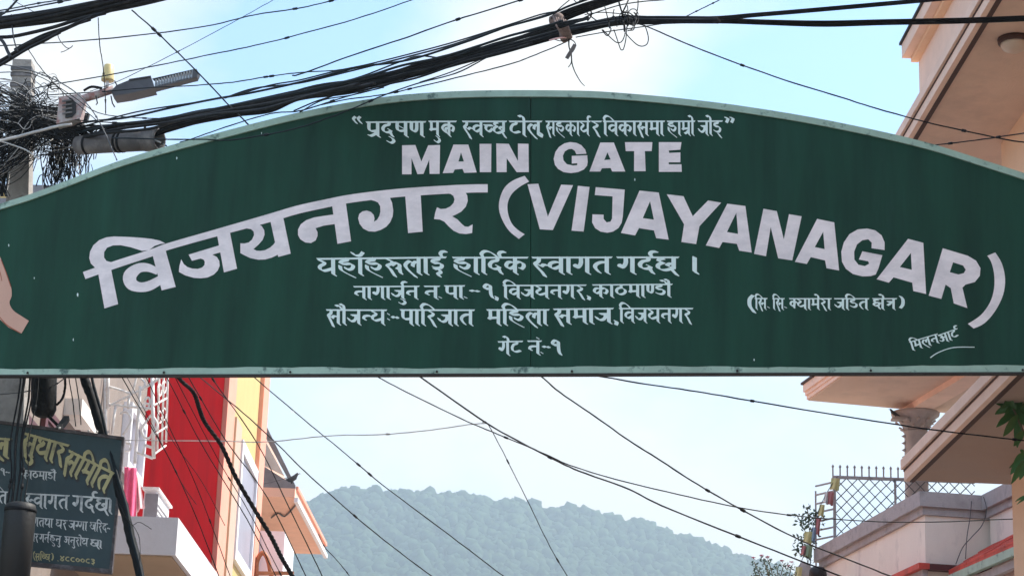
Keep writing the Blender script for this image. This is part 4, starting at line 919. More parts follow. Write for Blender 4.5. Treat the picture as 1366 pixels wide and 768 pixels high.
# column and its beam
cY = onZ(1222, 551, ZS-.07).y
col = onY(1222, 600, cY)
colz0, colz1 = zc+.001, ZS-.07
rr = 15.5*cY/3000
cb = V((col.x, col.y, 0))
co = part(MB().lathe((col.x, col.y, colz0), [(rr*1.5, 0), (rr*1.5, .05), (rr*1.2, .08), (rr*1.05, .12), (rr, colz1-colz0-.22), (rr*1.1, colz1-colz0-.205)], 24), 'column', 'capital', th, 'round grey column with leafy capital')
H = colz1-colz0
part(MB().lathe((col.x, col.y, colz0+H-.20), [(rr*1.02, 0), (rr*1.15, .05), (rr*1.5, .12), (rr*2.1, .17), (rr*2.15, .20)], 24), 'capital', 'capital', co)
for ring, (z_, r_, s_) in enumerate(((H-.20, rr*1.15, .05), (H-.13, rr*1.45, .055))):
    for k in range(10):
        an = 2*pi*(k+.5*ring)/10
        c = V((col.x+r_*cos(an), col.y+r_*sin(an), colz0+z_)); rd = V((cos(an), sin(an), 0)); tg = V((-sin(an), cos(an), 0))
        mb = MB(); mb.add([c-tg*.018-rd*.02, c+tg*.018-rd*.02, c+tg*.024+rd*.012+V((0, 0, s_*.6)), c+rd*.035+V((0, 0, s_*.95)), c-tg*.024+rd*.012+V((0, 0, s_*.6)), c+rd*.045+V((0, 0, s_*.6))],
               [(0, 1, 2, 4), (4, 2, 3), (2, 5, 3), (4, 3, 5), (1, 5, 2), (0, 4, 5), (0, 5, 1)])
        part(mb, 'leaf_ornament', 'capital', co)
for k in range(5):                                # stacked bosses up the street side of the shaft
    c = V((col.x-rr*1.05, col.y-.02, colz0+H-.26-k*.075))
    part(MB().tube([c+V((.03, 0, -.02)), c+V((-.012, 0, .005)), c+V((.02, 0, .022))], [.012, .02, .008], 8), 'boss', 'capital', co)
bs = V((col.x, col.y, ZS))
part(quadprism([bs+dS*4.5-fr_*.11, bs-dS*.3-fr_*.11, bs-dS*.3+fr_*.11, bs+dS*4.5+fr_*.11], colz1+.001, ZS-.001), 'beam', 'pinktrim', th)
part(quadprism([V((A.x, A.y, 0))+dR*2.4-dB*.4, V((A.x, A.y, 0))+dR*2.4+dB*2.2, V((A.x, A.y, 0))+dR*6+dB*2.2, V((A.x, A.y, 0))+dR*6-dB*.4], zc+.001, ZS-.001), 'upper_room', 'terr', th)
bp = onY(1196, 553, cY-.1)
pigeon((bp.x-.02, cY-.1, bp.z-.03), .42, 'dark bird tucked under the roof slab beside the column capital', -1)
part(quadprism([V((bp.x-.05, cY-.15, 0)), V((bp.x+.1, cY-.15, 0)), V((bp.x+.1, cY-.02, 0)), V((bp.x-.05, cY-.02, 0))], bp.z-.055, bp.z-.031), 'perch_ledge', 'capital', th)

# diamond mesh fence on the terrace
fe = thing('terrace_fence', (B.x, B.y, zc), 'grey spiked fence with diamond wire mesh on the terrace parapet', 'fence')
FY = B.y-.1
fp = lambda px, py: onY(px, py, FY)
ft, fb = fp(1113, 636).z, zc-.02
x0 = fp(1113, 636).x; x1 = fp(1300, 640).x
part(MB().bar((x0, FY, fb), (x0, FY, ft+.0), .028), 'post', 'coping', fe)
part(MB().bar((x0-.02, FY, ft), (x1, FY, ft), .03), 'rail', 'coping', fe)
part(MB().bar((x0, FY, fb+.03), (x1, FY, fb+.03), .02), 'rail', 'coping', fe)
xm = fp(1194, 640).x
part(MB().bar((xm, FY, fb), (xm, FY, ft), .022), 'post', 'coping', fe)
for k in range(17):
    x = x0-.015+k*9.9*FY/3010
    part(MB().bar((x, FY, ft-.01), (x, FY, ft+.105), .014), 'spike', 'coping', fe)
    part(MB().lathe((x, FY, ft+.105), [(.013, 0), (.014, .01), (.002, .03)], 6), 'spike_tip', 'coping', fe)
hgt = ft-fb
st_ = 15.5*FY/3010
k = -8
while x0+k*st_ < x1:
    for s in (1, -1):
        a, b = x0+k*st_, x0+k*st_+hgt*.95
        pts = [(a, fb), (b, ft)] if s > 0 else [(a, ft), (b, fb)]
        # clip to panel
        (ax, az), (bx, bz) = pts
        t0 = max(0, (x0-ax)/(bx-ax)); t1 = min(1, (x1-ax)/(bx-ax))
        if t1 > t0+.02:
            part(MB().tube([(ax+(bx-ax)*t0, FY+s*.004, az+(bz-az)*t0), (ax+(bx-ax)*t1, FY+s*.004, az+(bz-az)*t1)], .0055, 4, False), 'mesh_wire', 'pipe', fe)
    k += 1
# side panel with horizontal bars
for j in range(8):
    z = fb+.05+j*(hgt-.1)/7
    part(MB().bar((x0, FY, z), (x0-.16, FY+.25, z-.0), .016), 'side_bar', 'coping', fe)
part(MB().bar((x0-.16, FY+.25, fb-.3), (x0-.16, FY+.25, ft-.1), .016), 'post', 'coping', fe)

# prayer flags hanging down from the fence
def flag(px, py, w_, h, m, label, Y=None, tw=.3):
    Y = Y or FY-.15
    a = onY(px-w_/2, py, Y); b = onY(px+w_/2, py+1, Y); c = onY(px+w_/2-2, py+h, Y); d = onY(px-w_/2-1.5, py+h-2, Y)
    o = cloth('prayer_flag', [a, b, c, d], m, label, 1.3, .02, 8)
    o['category'] = 'flag'; o['group'] = 'prayer flags strung beside the terrace fence'
for a in ((1115, 637, 12, 17, 'f_y', 'yellow flag knotted at the top of the fence post'), (1109, 655, 8, 19, 'f_r', 'red flag just below the yellow one on the fence post'), (1103, 655, 5, 17, 'f_w', 'narrow white flag left of the red one'),
          (1097, 672, 7, 17, 'f_y', 'slim yellow flag midway down the string'), (1092, 690, 6, 24, 'f_r', 'faded red flag low on the string'), (1086, 703, 6, 20, 'f_b', 'blue flag above the green and yellow one'),
          (1079, 708, 11, 17, 'f_y', 'broad yellow flag at the bottom of the string'), (1079, 726, 11, 17, 'f_g', 'broad green flag below the broad yellow one'), (1073, 727, 6, 14, 'f_r', 'small red flag left of the green one'), (1066, 755, 9, 22, 'f_y', 'lowest yellow flag by the grey post cap')):
    flag(*a)
tag(MB().tube(cr([tuple(onY(px, py, FY-.14)) for px, py in ((1118, 634), (1104, 655), (1090, 685), (1076, 730), (1060, 770))], 5), .004, 5).build('flag_string', 'greywire'), 'thin string carrying the prayer flags down from the fence', 'string')
gc = onY(1073, 750, FY)
tag(MB().lathe((gc.x, FY, 0), [(.10, 0), (.10, gc.z-.12), (.085, gc.z-.06), (.03, gc.z)], 14).build('gate_pillar', 'capital'), 'slim grey pillar with rounded cap below the flags', 'pillar')
dk = onY(1091, 755, FY-.9)
tag(MB().lathe((dk.x, FY-.9, 0), [(.08, 0), (.08, dk.z-.10), (.09, dk.z-.09), (.085, dk.z-.04), (.06, dk.z-.01), (.02, dk.z)], 18).build('domed_pillar', 'darkbox'), 'black domed pillar cap at the far corner of the cream wall', 'pillar')

for pts, lab in (([(1312, 662), (1316, 680), (1310, 700), (1296, 716), (1284, 730), (1275, 752)], 'thin wire sagging down the wall towards the red canopy roof'), ([(1296, 668), (1294, 690), (1290, 715), (1288, 745)], 'thin wire hanging straight down the cream wall beside the sagging one')):
    o = MB().tube(cr([tuple(onY(a, b, A.y-.12)) for a, b in pts], 5), .004, 4).build('wall_wire', 'greywire'); tag(o, lab, 'cable')
# shrubs
def leafy(mb, c, n, r, ls, flat=.0):
    for k in range(n):
        d = V((R.gauss(0, 1), R.gauss(0, 1), R.gauss(0, .9))).normalized()*r*R.random()**.5
        p = c+d; a = V((R.uniform(-1, 1), R.uniform(-1, 1), R.uniform(-.6, 1))).normalized(); b = a.cross(V((R.uniform(-1, 1), R.uniform(-1, 1), R.uniform(-1, 1)))).normalized()
        l = ls*R.uniform(.6, 1.3)
        mb.add([p, p+a*l*.5+b*l*.22, p+a*l, p+a*l*.5-b*l*.22], [(0, 1, 2, 3)])
fb_ = onY(1035, 768, 23.5)
bu = thing('flowering_bush', (fb_.x, 23.5, 0), 'bush with small magenta flowers at the lower edge beyond the cream wall', 'bush')
tk = MB(); fo_ = MB(); 
tk.tube([(fb_.x, 23.5, 0), (fb_.x+.05, 23.5, 2.5), (fb_.x, 23.5, fb_.z-.5)], [.06, .05, .03], 8)
tips = [(1006, 747), (1018, 743), (1025, 744), (1036, 752), (1046, 749), (1056, 752), (1012, 757), (1024, 757), (1034, 762), (1048, 761), (1058, 764), (1020, 768), (1040, 772), (1052, 775), (1008, 764)]
for px, py in tips:
    e = onY(px, py+2, 23.5+R.uniform(-.15, .15))
    tk.tube(cr([(fb_.x, 23.5, fb_.z-.5), tuple(V((fb_.x, 23.5, fb_.z-.5)).lerp(e, .55)+V((R.uniform(-.04, .04), 0, .04))), tuple(e)], 4), .005, 4)
    leafy(fo_, e-V((0, 0, .02)), 26, .055, .035)
leafy(fo_, V((fb_.x, 23.5, fb_.z-.25)), 420, .34, .05)
part(tk, 'trunk', 'stem', bu); part(fo_, 'crown', 'leaf2', bu)
for px, py in ((1005, 744), (1016, 741), (1024, 743), (1056, 750), (1052, 755), (1043, 748)):
    e = onY(px, py, 23.4); mb = MB()
    for k in range(7):
        an = k*2*pi/7
        mb.add([e, e+V((cos(an)*.02, sin(an)*.02, .012)), e+V((cos(an+.4)*.034, sin(an+.4)*.034, .004)), e+V((cos(an+.8)*.02, sin(an+.8)*.02, .012))], [(0, 1, 2, 3)])
    leafy(mb, e, 8, .012, .022)
    part(mb, 'blossom', 'flower', bu)
tb = onY(1075, 768, 23.0)
tw = thing('thin_leafed_plant', (tb.x, 23, 0), 'sparse dark green plant sprouting behind the prayer flags', 'plant')
tk = MB(); fo_ = MB()
for pts in ([(1078, 775), (1082, 735), (1079, 700), (1077, 676)], [(1080, 760), (1072, 728), (1064, 716)], [(1082, 735), (1090, 705), (1096, 690)], [(1080, 720), (1070, 700), (1064, 688)], [(1079, 700), (1086, 692), (1090, 684)], [(1080, 745), (1070, 740), (1062, 733)]):
    P = cr([tuple(onY(px, py, 23+R.uniform(-.05, .05))) for px, py in pts], 6)
    tk.tube(P, .005, 4)
    for p in P[4:]:
        leafy(fo_, V(p), 4, .05, .055)
tk.tube([(tb.x, 23, 0), (tb.x, 23, tb.z)], .012, 5)
part(tk, 'stem', 'stem', tw); part(fo_, 'foliage', 'leaf2', tw)
# broad leaved plant at the right edge, hanging in front of the lower balcony
YL = 12.4
hp = thing('broad_leaved_plant', onY(1400, 560, YL), 'plant with broad glossy green leaves reaching in at the right edge', 'plant')
def bleaf(base, tip, wd, droop=.02, par=hp):
    a, b = V(base), V(tip); d = b-a; l = d.length; d.normalize()
    vn = (CAM-a).normalized(); s = d.cross(vn).normalized()*cos(.5)+vn*sin(R.uniform(-.6, .6)); s = (s-d*s.dot(d)).normalized()
    nrm = s.cross(d)
    mb = MB(); vs = []; n = 6
    for i in range(n+1):
        t = i/n; wv = wd*(sin(pi*min(t*.93+.05, 1))**.8)
        c = a+d*l*t-V((0, 0, 1))*droop*t*t
        vs += [c-s*wv/2+nrm*wv*.22, c+V((0, 0, 0)), c+s*wv/2+nrm*wv*.22]
    fs = []
    for i in range(n): fs += [(3*i, 3*i+1, 3*i+4, 3*i+3), (3*i+1, 3*i+2, 3*i+5, 3*i+4)]
    mb.add(vs, fs, True)
    part(mb, 'leaf', 'leaf', par)
def lp_(px, py, dy=0): return onY(px, py, YL+dy)
stems = MB()
stems.tube(cr([tuple(lp_(*p)) for p in ((1440, 700), (1400, 640), (1372, 590), (1352, 545))], 5), .006, 6)
stems.tube(cr([tuple(lp_(*p)) for p in ((1400, 640), (1380, 625), (1362, 615))], 5), .004, 6)
stems.tube([lp_(1440, 700), V((lp_(1440, 700).x+.1, YL, .0))], .012, 6)
part(stems, 'stem', 'stem', hp)
for b, t, w_ in (((1352, 545), (1317, 522), .062), ((1355, 545), (1330, 512), .05), ((1354, 543), (1346, 505), .055), ((1356, 548), (1370, 506), .06), ((1356, 550), (1329, 565), .05), ((1358, 553), (1338, 577), .055),
                 ((1360, 556), (1357, 592), .055), ((1362, 552), (1385, 560), .06), ((1365, 575), (1352, 590), .05), ((1368, 585), (1390, 600), .06), ((1362, 545), (1392, 525), .06), ((1350, 530), (1336, 540), .045),
                 ((1366, 612), (1348, 628), .05), ((1366, 614), (1349, 640), .045), ((1370, 618), (1360, 635), .04), ((1370, 605), (1352, 612), .045), ((1374, 660), (1354, 664), .018), ((1374, 662), (1356, 668), .016), ((1375, 610), (1395, 640), .06), ((1350, 548), (1342, 530), .05)):
    dy = R.uniform(-.04, .04)
    bleaf(lp_(*b, dy), lp_(*t, dy+R.uniform(-.03, .03)), w_*.9)

for b, n_, r0, r1 in (((1356, 540), 13, 20, 36), ((1364, 520), 8, 16, 28), ((1368, 612), 7, 14, 24)):
    for k in range(n_):
        an = R.uniform(0, 2*pi); l = R.uniform(r0, r1)
        q = (b[0]+R.uniform(-5, 5), b[1]+R.uniform(-6, 6)); dy = R.uniform(.0, .14)
        bleaf(lp_(*q, dy), lp_(q[0]+l*cos(an), q[1]+l*sin(an)*.8, dy+R.uniform(-.05, .05)), l*R.uniform(.0012, .0018), R.uniform(.01, .03))
# ------------------------------------------------------------------ utility pole, lamp, wires
PY = 13.0
pt = onY(33, 84, PY); pbx = onY(27, 235, PY); pl = onY(14, 640, PY)
pole = thing('utility_pole', (pl.x, PY, 0), 'concrete utility pole at the left smothered in tangled wires', 'pole')
k0 = (pbx-pl)/(pbx.z-pl.z); g0 = pl-k0*pl.z
mb = MB()
n = 16
wt = lambda z: .058+(pt.z-z)*.0105
zz = [pt.z*i/n for i in range(n+1)]
V4 = []
for z in zz:
    c = g0+k0*z; h = wt(z)
    V4 += [(c.x-h, PY-h, z), (c.x+h, PY-h, z), (c.x+h, PY+h, z), (c.x-h, PY+h, z)]
mb.add(V4, [(3, 2, 1, 0), tuple(4*n+i for i in range(4))]+[(4*i+j, 4*i+(j+1) % 4, 4*i+4+(j+1) % 4, 4*i+4+j) for i in range(n) for j in range(4)])
part(mb, 'shaft', 'concrete', pole)
for py in (96, 104, 118, 131, 150, 163, 178):
    c = onY(31-(py-96)*.03, py, PY); h = wt(c.z)+.006
    part(MB().box((c.x-h, PY-h, c.z-.012), (c.x+h, PY+h, c.z+.012)), 'strap', R.choice(['rust', 'cable', 'greywire', 'pipe']), pole)
for a, b, nm in (((20, 140), (118, 158), 'cross_arm'), ((10, 175), (112, 168), 'cross_arm')):
    part(MB().bar(onY(*a, PY-.14), onY(*b, PY-.14), .035, .05), nm, 'rust', pole)

def px3(pts, k=6): return [tuple(onY(*p)) for p in cr(pts, k)]
def wire(name, label, pts, w, m='cable', ys=None, cat='cable', group=None, k=6, n=6, twist=False):
    """pts: (px,py) with depths from ys=(start,end), or (px,py,Y); w = thickness in pixels of the photo"""
    if len(pts[0]) == 2:
        ln = [0]
        for a, b in zip(pts, pts[1:]): ln.append(ln[-1]+math.hypot(b[0]-a[0], b[1]-a[1]))
        pts = [(p[0], p[1], ys[0]+(ys[1]-ys[0])*l/ln[-1]) for p, l in zip(pts, ln)]
    P = cr(pts, k)
    if not twist:
        P = [(p[0]+R.uniform(-.22, .22), p[1]+R.uniform(-.22, .22), p[2]) for p in P]
        rad_ = [w*p[2]/3050/2*R.uniform(.9, 1.1) for p in P]
        if w < 3 and len(P) > 20:                 # taped splice
            P2 = []; r2 = []; at_ = {R.randrange(4, len(P)-4), R.randrange(4, len(P)-4)}
            for i, p in enumerate(P):
                P2.append(p); r2.append(rad_[i])
                if i in at_:
                    q = P[i+1]; L2 = math.hypot(q[0]-p[0], q[1]-p[1]) or 1
                    for t, kx in ((.5/L2, 1.0), (.8/L2, 2.0), (6/L2, 2.0), (6.4/L2, 1.0)):
                        if t < .95: P2.append(tuple(a+(b-a)*t for a, b in zip(p, q))); r2.append(rad_[i]*kx)
            P, rad_ = P2, r2
        mb = MB(); mb.tube([onY(*p) for p in P], rad_, n)
    else:
        mb = MB(); P = cr(pts, 16)
        for s in range(3):
            q = []
            for i, p in enumerate(P):
                an = i*.75+s*2*pi/3; c = onY(*p); r = w*p[2]/3050*.24
                q.append(c+V((cos(an)*r, sin(an)*r*.6, sin(an)*r*.5)))
            mb.tube(q, [w*p[2]/3050*.26 for p in P], 6)
    o = mb.build(name, m)
    tag(o, label, cat, group)
    return o
OG = 'overhead wires crossing the sky above the gate'
T = [
 ('thin cable running level from the top left and rising out of the top', [(-60, 64), (61, 58), (169, 49), (271, 36), (340, 20), (400, 11), (460, -3), (540, -22)], 1.8, (12.8, 10)),
 ('thin cable rising from the pole behind the yellow cap to the top centre', [(30, 122), (61, 115), (135, 102), (203, 89), (271, 75), (340, 61), (400, 46), (473, 26), (550, 0), (620, -26)], 1.7, (12.9, 10)),
 ('hair thin wire rising steeply from the lamp housing', [(120, 122), (159, 108), (234, 71), (300, 36), (340, 14), (365, 0), (400, -20)], 1.0, (12.6, 10)),
 ('steep black cable dropping from the top left bundle towards the left shoulder of the gate', [(176, 14), (210, 44), (264, 97), (302, 137), (329, 164), (360, 196), (420, 260)], 2.2, (9.6, 13)),
 ('cable passing just under the lamp housing and joining the bundle', [(61, 127), (140, 122), (203, 117), (262, 114), (310, 110), (359, 102), (400, 97), (448, 94), (470, 90)], 1.7, (12.8, 11.0)),
 ('single cable rising above the bundle to the top centre', [(390, 101), (404, 98), (473, 73), (546, 49), (608, 27), (680, 5), (740, -14)], 2.2, (11.0, 10)),
 ('slack cable looping low across the left shoulder of the gate', [(150, 184), (224, 186), (268, 186), (307, 187), (360, 179), (400, 170), (431, 160), (473, 144), (510, 128), (555, 112), (608, 98), (650, 77), (680, 66)], 2.0, (11.5, 10.4)),
 ('cable climbing from behind the left shoulder of the gate to the bundle', [(240, 190), (254, 186), (300, 170), (360, 152), (400, 148), (440, 136), (480, 124), (512, 117)], 1.8, (11.9, 11.0)),
 ('thin cable drooping below the bundle to the rag knot', [(400, 149), (421, 142), (462, 133), (500, 128), (533, 122), (608, 104), (680, 86), (710, 75), (740, 63), (759, 54)], 1.8, (11.1, 10.2)),
 ('long thin cable slanting down across the right sky to the peach house', [(780, 38), (830, 30), (858, 34), (905, 54), (960, 76), (1047, 107), (1119, 129), (1160, 142), (1235, 163), (1325, 183), (1366, 190), (1420, 196)], 2.0, (10.2, 11.2)),
 ('short cable rising over the right shoulder of the gate', [(1180, 202), (1254, 193), (1310, 186), (1366, 178), (1430, 168)], 1.8, (12.2, 11.2)),
 ('short cable rising off the right bundle at the top edge', [(905, 28), (916, 22), (940, 10), (960, 0), (985, -14)], 1.6, (10.2, 10)),
 ('upper of two thin cables at the top left corner', [(-20, 22), (6, 17), (53, 8), (100, -1), (140, -9)], 2.4, (10.5, 9)),
 ('lower of two thin cables at the top left corner', [(-20, 18), (14, 12), (50, 5), (80, 0), (120, -9)], 2.0, (10.6, 9)),
 ('cable rising steeply at the top left corner', [(-4, 24), (8, 16), (16, 8), (26, -3), (40, -18)], 3.4, (10.5, 9)),
 ('short thin wire falling past the top left corner', [(6, -6), (20, 2), (34, 10), (47, 17)], 1.1, (10, 9.6)),
 ('pale curved wire sweeping from the pole top down over the pipe', [(-10, 84), (15, 88), (40, 94), (62, 102), (80, 110), (99, 122), (113, 135), (124, 149), (135, 167), (143, 184), (156, 214)], 1.8, (12.4, 12.1)),
 ('thin wire crossing level past the pole and the red clamp', [(-20, 98), (40, 98), (90, 124), (130, 150), (180, 157), (240, 158), (300, 155)], 1.3, (12.6, 11.6)),
 ('thin cable slanting down from the pole top across the clamp', [(34, 60), (48, 82), (66, 105), (85, 124), (108, 143), (128, 160)], 1.4, (12.6, 12.2)),
 ('cable just above the pipe joining the main bundle', [(100, 160), (135, 163), (180, 164), (228, 158), (268, 150), (300, 146)], 1.6, (12.2, 11.4)),
]
for lab, pts, w, ys in T:
    wire('overhead_cable', lab, pts, w, 'greywire' if 'pale' in lab else ('cable2' if w > 1.6 else 'cable'), ys, group=OG)

# main bundle of cables over the gate
mbd = thing('cable_bundle', onY(560, 100, 11), 'heavy black cable bundle sweeping from the left pole over the gate to the right', 'cable')
def strand(pts, w, ys, m='cable', nm='cable'):
    ln = [0]
    for a, b in zip(pts, pts[1:]): ln.append(ln[-1]+math.hypot(b[0]-a[0], b[1]-a[1]))
    P = cr([(p[0], p[1], ys[0]+(ys[1]-ys[0])*l/ln[-1], p[2] if len(p) > 2 else w) for p, l in zip(pts, ln)], 6)
    part(MB().tube([onY(*p[:3]) for p in P], [p[3]*p[2]/3050/2 for p in P], 7), nm, m, mbd)
ysA = (12.6, 9.8)
# upper group
strand([(88, 176), (110, 164), (169, 157), (228, 144), (288, 132), (330, 125), (400, 110), (450, 97), (483, 89), (546, 80), (619, 57), (660, 42), (680, 35), (730, 21), (760, 8), (800, -6)], 3.4, ysA, 'cable2')
strand([(100, 172), (180, 150), (260, 137), (310, 128), (360, 114), (400, 107), (448, 95), (500, 84), (600, 58), (680, 33), (720, 20), (740, 16)], 2.2, ysA, 'cable2')
strand([(300, 131), (340, 118), (400, 111), (460, 97), (540, 77), (600, 61), (660, 41), (690, 32), (735, 18), (770, 4), (790, -6)], 2.6, ysA, 'cable2')
strand([(90, 180), (150, 167), (200, 161), (260, 151), (320, 139), (400, 123), (483, 104), (535, 88), (587, 77), (640, 61), (680, 48), (720, 38), (750, 28)], 3.8, ysA, 'cable2')
strand([(220, 158), (300, 142), (400, 120), (470, 106), (530, 84), (560, 75), (600, 77), (650, 58), (700, 42), (745, 30)], 2.4, ysA, 'cable2')
# big lower strands lying side by side
big = [(190, 182, 7), (208, 178, 8), (225, 171, 10), (268, 160, 10), (320, 150, 11), (360, 144, 12), (400, 130, 9), (462, 119, 11), (525, 104, 11), (587, 88, 12), (640, 74, 13), (687, 62, 13), (745, 45, 13), (771, 39, 13), (827, 28, 13), (874, 27, 11), (960, 27, 9)]
NS = 7
for s in range(NS):
    an = 2*pi*s/(NS-1)
    pts = []
    for i, (x, y, w) in enumerate(big):
        o = (w*.33) if s < NS-1 else 0
        ph = an+i*.55
        pts.append((x+R.uniform(-2, 2), y+o*sin(ph)+R.uniform(-.5, .5), max(2.8, w*.46)))
    strand(pts, 4, (12.42-.012*s, 9.8-.015*cos(an)), 'cable')
strand([(96, 188), (140, 178), (200, 172), (240, 160), (300, 148), (360, 138), (430, 124), (500, 112)], 4.6, ysA)
strand([(100, 184), (160, 172), (220, 164), (290, 152), (350, 146), (420, 126), (480, 112)], 4.2, ysA)
strand([(300, 148), (400, 132), (430, 129), (470, 124), (520, 112), (560, 103), (620, 82), (660, 72), (710, 58)], 3.0, ysA)
strand([(392, 148), (420, 136), (447, 127), (480, 112), (530, 102), (560, 95)], 2.2, (11.4, 10.8))
strand([(400, 150), (430, 134), (470, 127), (508, 117), (540, 104)], 1.8, (11.4, 10.8))
strand([(560, 110), (600, 97), (640, 80), (670, 66), (720, 52)], 1.8, (11, 10.4))
# the branch that climbs out of the picture at the top
for k in range(5):
    d = (k-2)*2.9
    strand([(735+d*.2, 30+d), (756, 20+d), (780, 11+d*.9), (805, 3+d*.8), (840, -8+d*.8), (880, -20+d)], 4.4, (10.25+.02*k, 9.7))
# right hand part: two thick ropes of cable
for k in range(3):
    d = (k-1)*2.6
    strand([(900, 27+d), (960, 25+d*.9), (1000, 21+d*.7), (1060, 16+d*.7), (1140, 9+d*.7), (1240, 0+d*.7), (1320, -8+d*.7)], 2.9, (10.1, 10.6))
    strand([(880, 28+d), (960, 28+d*.9), (1020, 30+d*.9), (1100, 32+d*1.1), (1180, 30+d), (1280, 28+d), (1366, 25+d), (1440, 22+d)], 3.3, (10.12+.01*k, 10.9))
for k in range(9):                                # extra strands wandering through the bundle
    o = R.uniform(-7, 7); o2 = R.uniform(-6, 6)
    strand([(120+R.uniform(-10, 30), 172+o*.6), (200, 163+o2*.7), (268, 154+o), (340, 138+o2), (420, 121+o), (500, 103+o2), (580, 83+o*.8), (660, 60+o2*.8), (740, 37+o*.6), (785, 24+o2*.5)], R.uniform(1.6, 3.0), ysA, R.choice(['cable', 'cable2']))
# loose loops hanging from the bundle
lp2 = thing('loose_wire_loops', onY(830, 40, 10), 'loose thin wires looped round the cable bundle right of the rag', 'wire')
def loop(pts, w=1.6, Y=10.0):
    P = cr([(p[0], p[1], Y+R.uniform(-.06, .06)) for p in pts], 6)
    part(MB().tube([onY(*p) for p in P], [w*p[2]/3050/2 for p in P], 5), 'wire', 'cable', lp2)
loop([(804, 40), (816, 52), (823, 57), (829, 56), (833, 48), (834, 38), (832, 26), (836, 14)])
loop([(819, 40), (823, 52), (827, 64), (829, 67), (832, 65), (835, 52), (836, 40), (838, 24), (837, 8)])
loop([(835, 45), (842, 53), (850, 60), (857, 62), (863, 59), (865, 52), (863, 42), (860, 34)])
loop([(824, -4), (827, 8), (830, 18), (832, 30), (833, 42)], 2.6)
loop([(840, -4), (835, 8), (830, 20), (832, 34)], 2.4)
loop([(851, -4), (851, 8), (849, 20), (847, 32), (845, 40), (838, 41)], 1.6)
loop([(806, 6), (809, 18), (812, 30), (813, 38)])
loop([(765, 32), (775, 26), (790, 19), (810, 12), (832, 6), (860, 2), (885, 0), (905, -4)], 1.8)
loop([(780, 20), (800, 17), (820, 18), (840, 21), (848, 26)], 1.4)
loop([(768, 50), (790, 46), (820, 41), (850, 37), (890, 31), (925, 26)], 1.6)
loop([(815, 26), (818, 22), (822, 25), (820, 30)], 1.8); loop([(830, 18), (838, 17), (846, 23), (842, 30)], 1.8)
loop([(786, 8), (789, 20), (784, 28)], 2.2); loop([(781, 15), (788, 22), (796, 28)], 1.8); loop([(775, -2), (770, 4), (762, -4)], 1.6)
loop([(803, 40), (810, 48), (815, 40), (812, 34)], 1.8); loop([(760, 0), (748, 10), (740, 18), (735, 26)], 1.6)
for k in range(9):
    an = R.uniform(0, 6)
    cx, cy = R.uniform(818, 852), R.uniform(18, 38)
    loop([(cx+7*cos(t+an), cy+9*sin(t+an)) for t in (0, .9, 1.8, 2.7, 3.6)], 1.5)
# rag knot with hanging scraps
kn = thing('rag_knot', onY(750, 38, 10.2), 'brown rag knotted round the cable bundle with torn scraps dangling below', 'rag')
mb = MB(); pr = []
for i in range(15):
    t = i/14; c = onY(740+17*t, 22+31*t, 10.12)
    pr.append((c, (8.5+2.2*sin(t*9)+1.5*cos(t*4))*10.1/3050))
mb.tube([c for c, r in pr], [r for c, r in pr], 12); part(mb, 'wrap', 'rag', kn)
for k in range(6):
    P = cr([(738+k*3.2, 22+k, 10.02), (742+k*3, 34, 9.97), (750+k*2.2, 46, 10.0), (757+k*.6, 53, 10.08)], 5)
    part(MB().tube([onY(*p) for p in P], [1.5*p[2]/3050 for p in P], 5), 'fold', 'rag', kn)
P = cr([(733, 54, 10.05), (745, 51, 10.0), (758, 50, 10.05)], 4); part(MB().tube([onY(*p) for p in P], [1.2*p[2]/3050 for p in P], 5), 'tail', 'palecloth', kn)
part(MB().bar(onY(767, 60, 10.05), onY(756, 78, 10.05), .011, .017), 'scrap', 'pipe', kn)
for pts, w in (([(760, 52), (766, 56), (768, 62), (764, 70)], 1.6), ([(759, 52), (759, 62), (762, 74), (762, 84), (758, 90)], 2.0), ([(762, 70), (763, 84), (766, 94), (770, 102), (775, 110), (780, 115)], 1.8), ([(738, 52), (748, 55), (757, 53)], 1.5)):
    P = cr([(a, b, 10.06) for a, b in pts], 5); part(MB().tube([onY(*p) for p in P], [w*(1-.5*i/len(P))*p[2]/3050/2*1.2 for i, p in enumerate(P)], 5), 'strip', 'cable2', kn)

# thick bundle at the top left corner
tb2 = thing('thick_cable_bundle', onY(90, 20, 9.5), 'very thick black cable bundle across the top left corner', 'cable')
def st2(pts, w, ys):
    ln = [0]
    for a, b in zip(pts, pts[1:]): ln.append(ln[-1]+math.hypot(b[0]-a[0], b[1]-a[1]))
    P = cr([(p[0], p[1], ys[0]+(ys[1]-ys[0])*l/ln[-1]) for p, l in zip(pts, ln)], 6)
    part(MB().tube([onY(*p) for p in P], [w*p[2]/3050/2 for p in P], 7), 'cable', 'cable', tb2)
for k in range(9):
    a = 2*pi*k/8; r = 7.2 if k < 8 else 0
    f = lambda i: (r*cos(a+i*.25)*.6, r*sin(a+i*.25))
    st2([(x+f(i)[0], y+f(i)[1]*(.85+.05*i)) for i, (x, y) in enumerate([(-30, 36), (0, 31), (40, 26), (80, 20), (120, 12), (160, 4), (200, -5), (260, -20)])], 6.4, (10+.02*cos(a), 8.8+.02*cos(a)))
for pts, w in (([(-20, 50), (0, 50), (23, 48), (70, 37), (105, 26), (140, 18)], 5.5), ([(-30, 92), (0, 82), (35, 61), (60, 50), (82, 41), (130, 20), (170, 8)], 6), ([(-30, 98), (0, 87), (35, 66), (60, 54), (90, 37), (125, 22)], 5), ([(-20, 100), (12, 80), (47, 60), (80, 44)], 4),
               ([(20, 66), (55, 48), (85, 38), (120, 27)], 4), ([(-10, 44), (4, 56), (10, 68), (15, 78)], 5), ([(15, 20), (18, 50), (24, 70)], 2)):
    st2(pts, w, (10, 9.2))
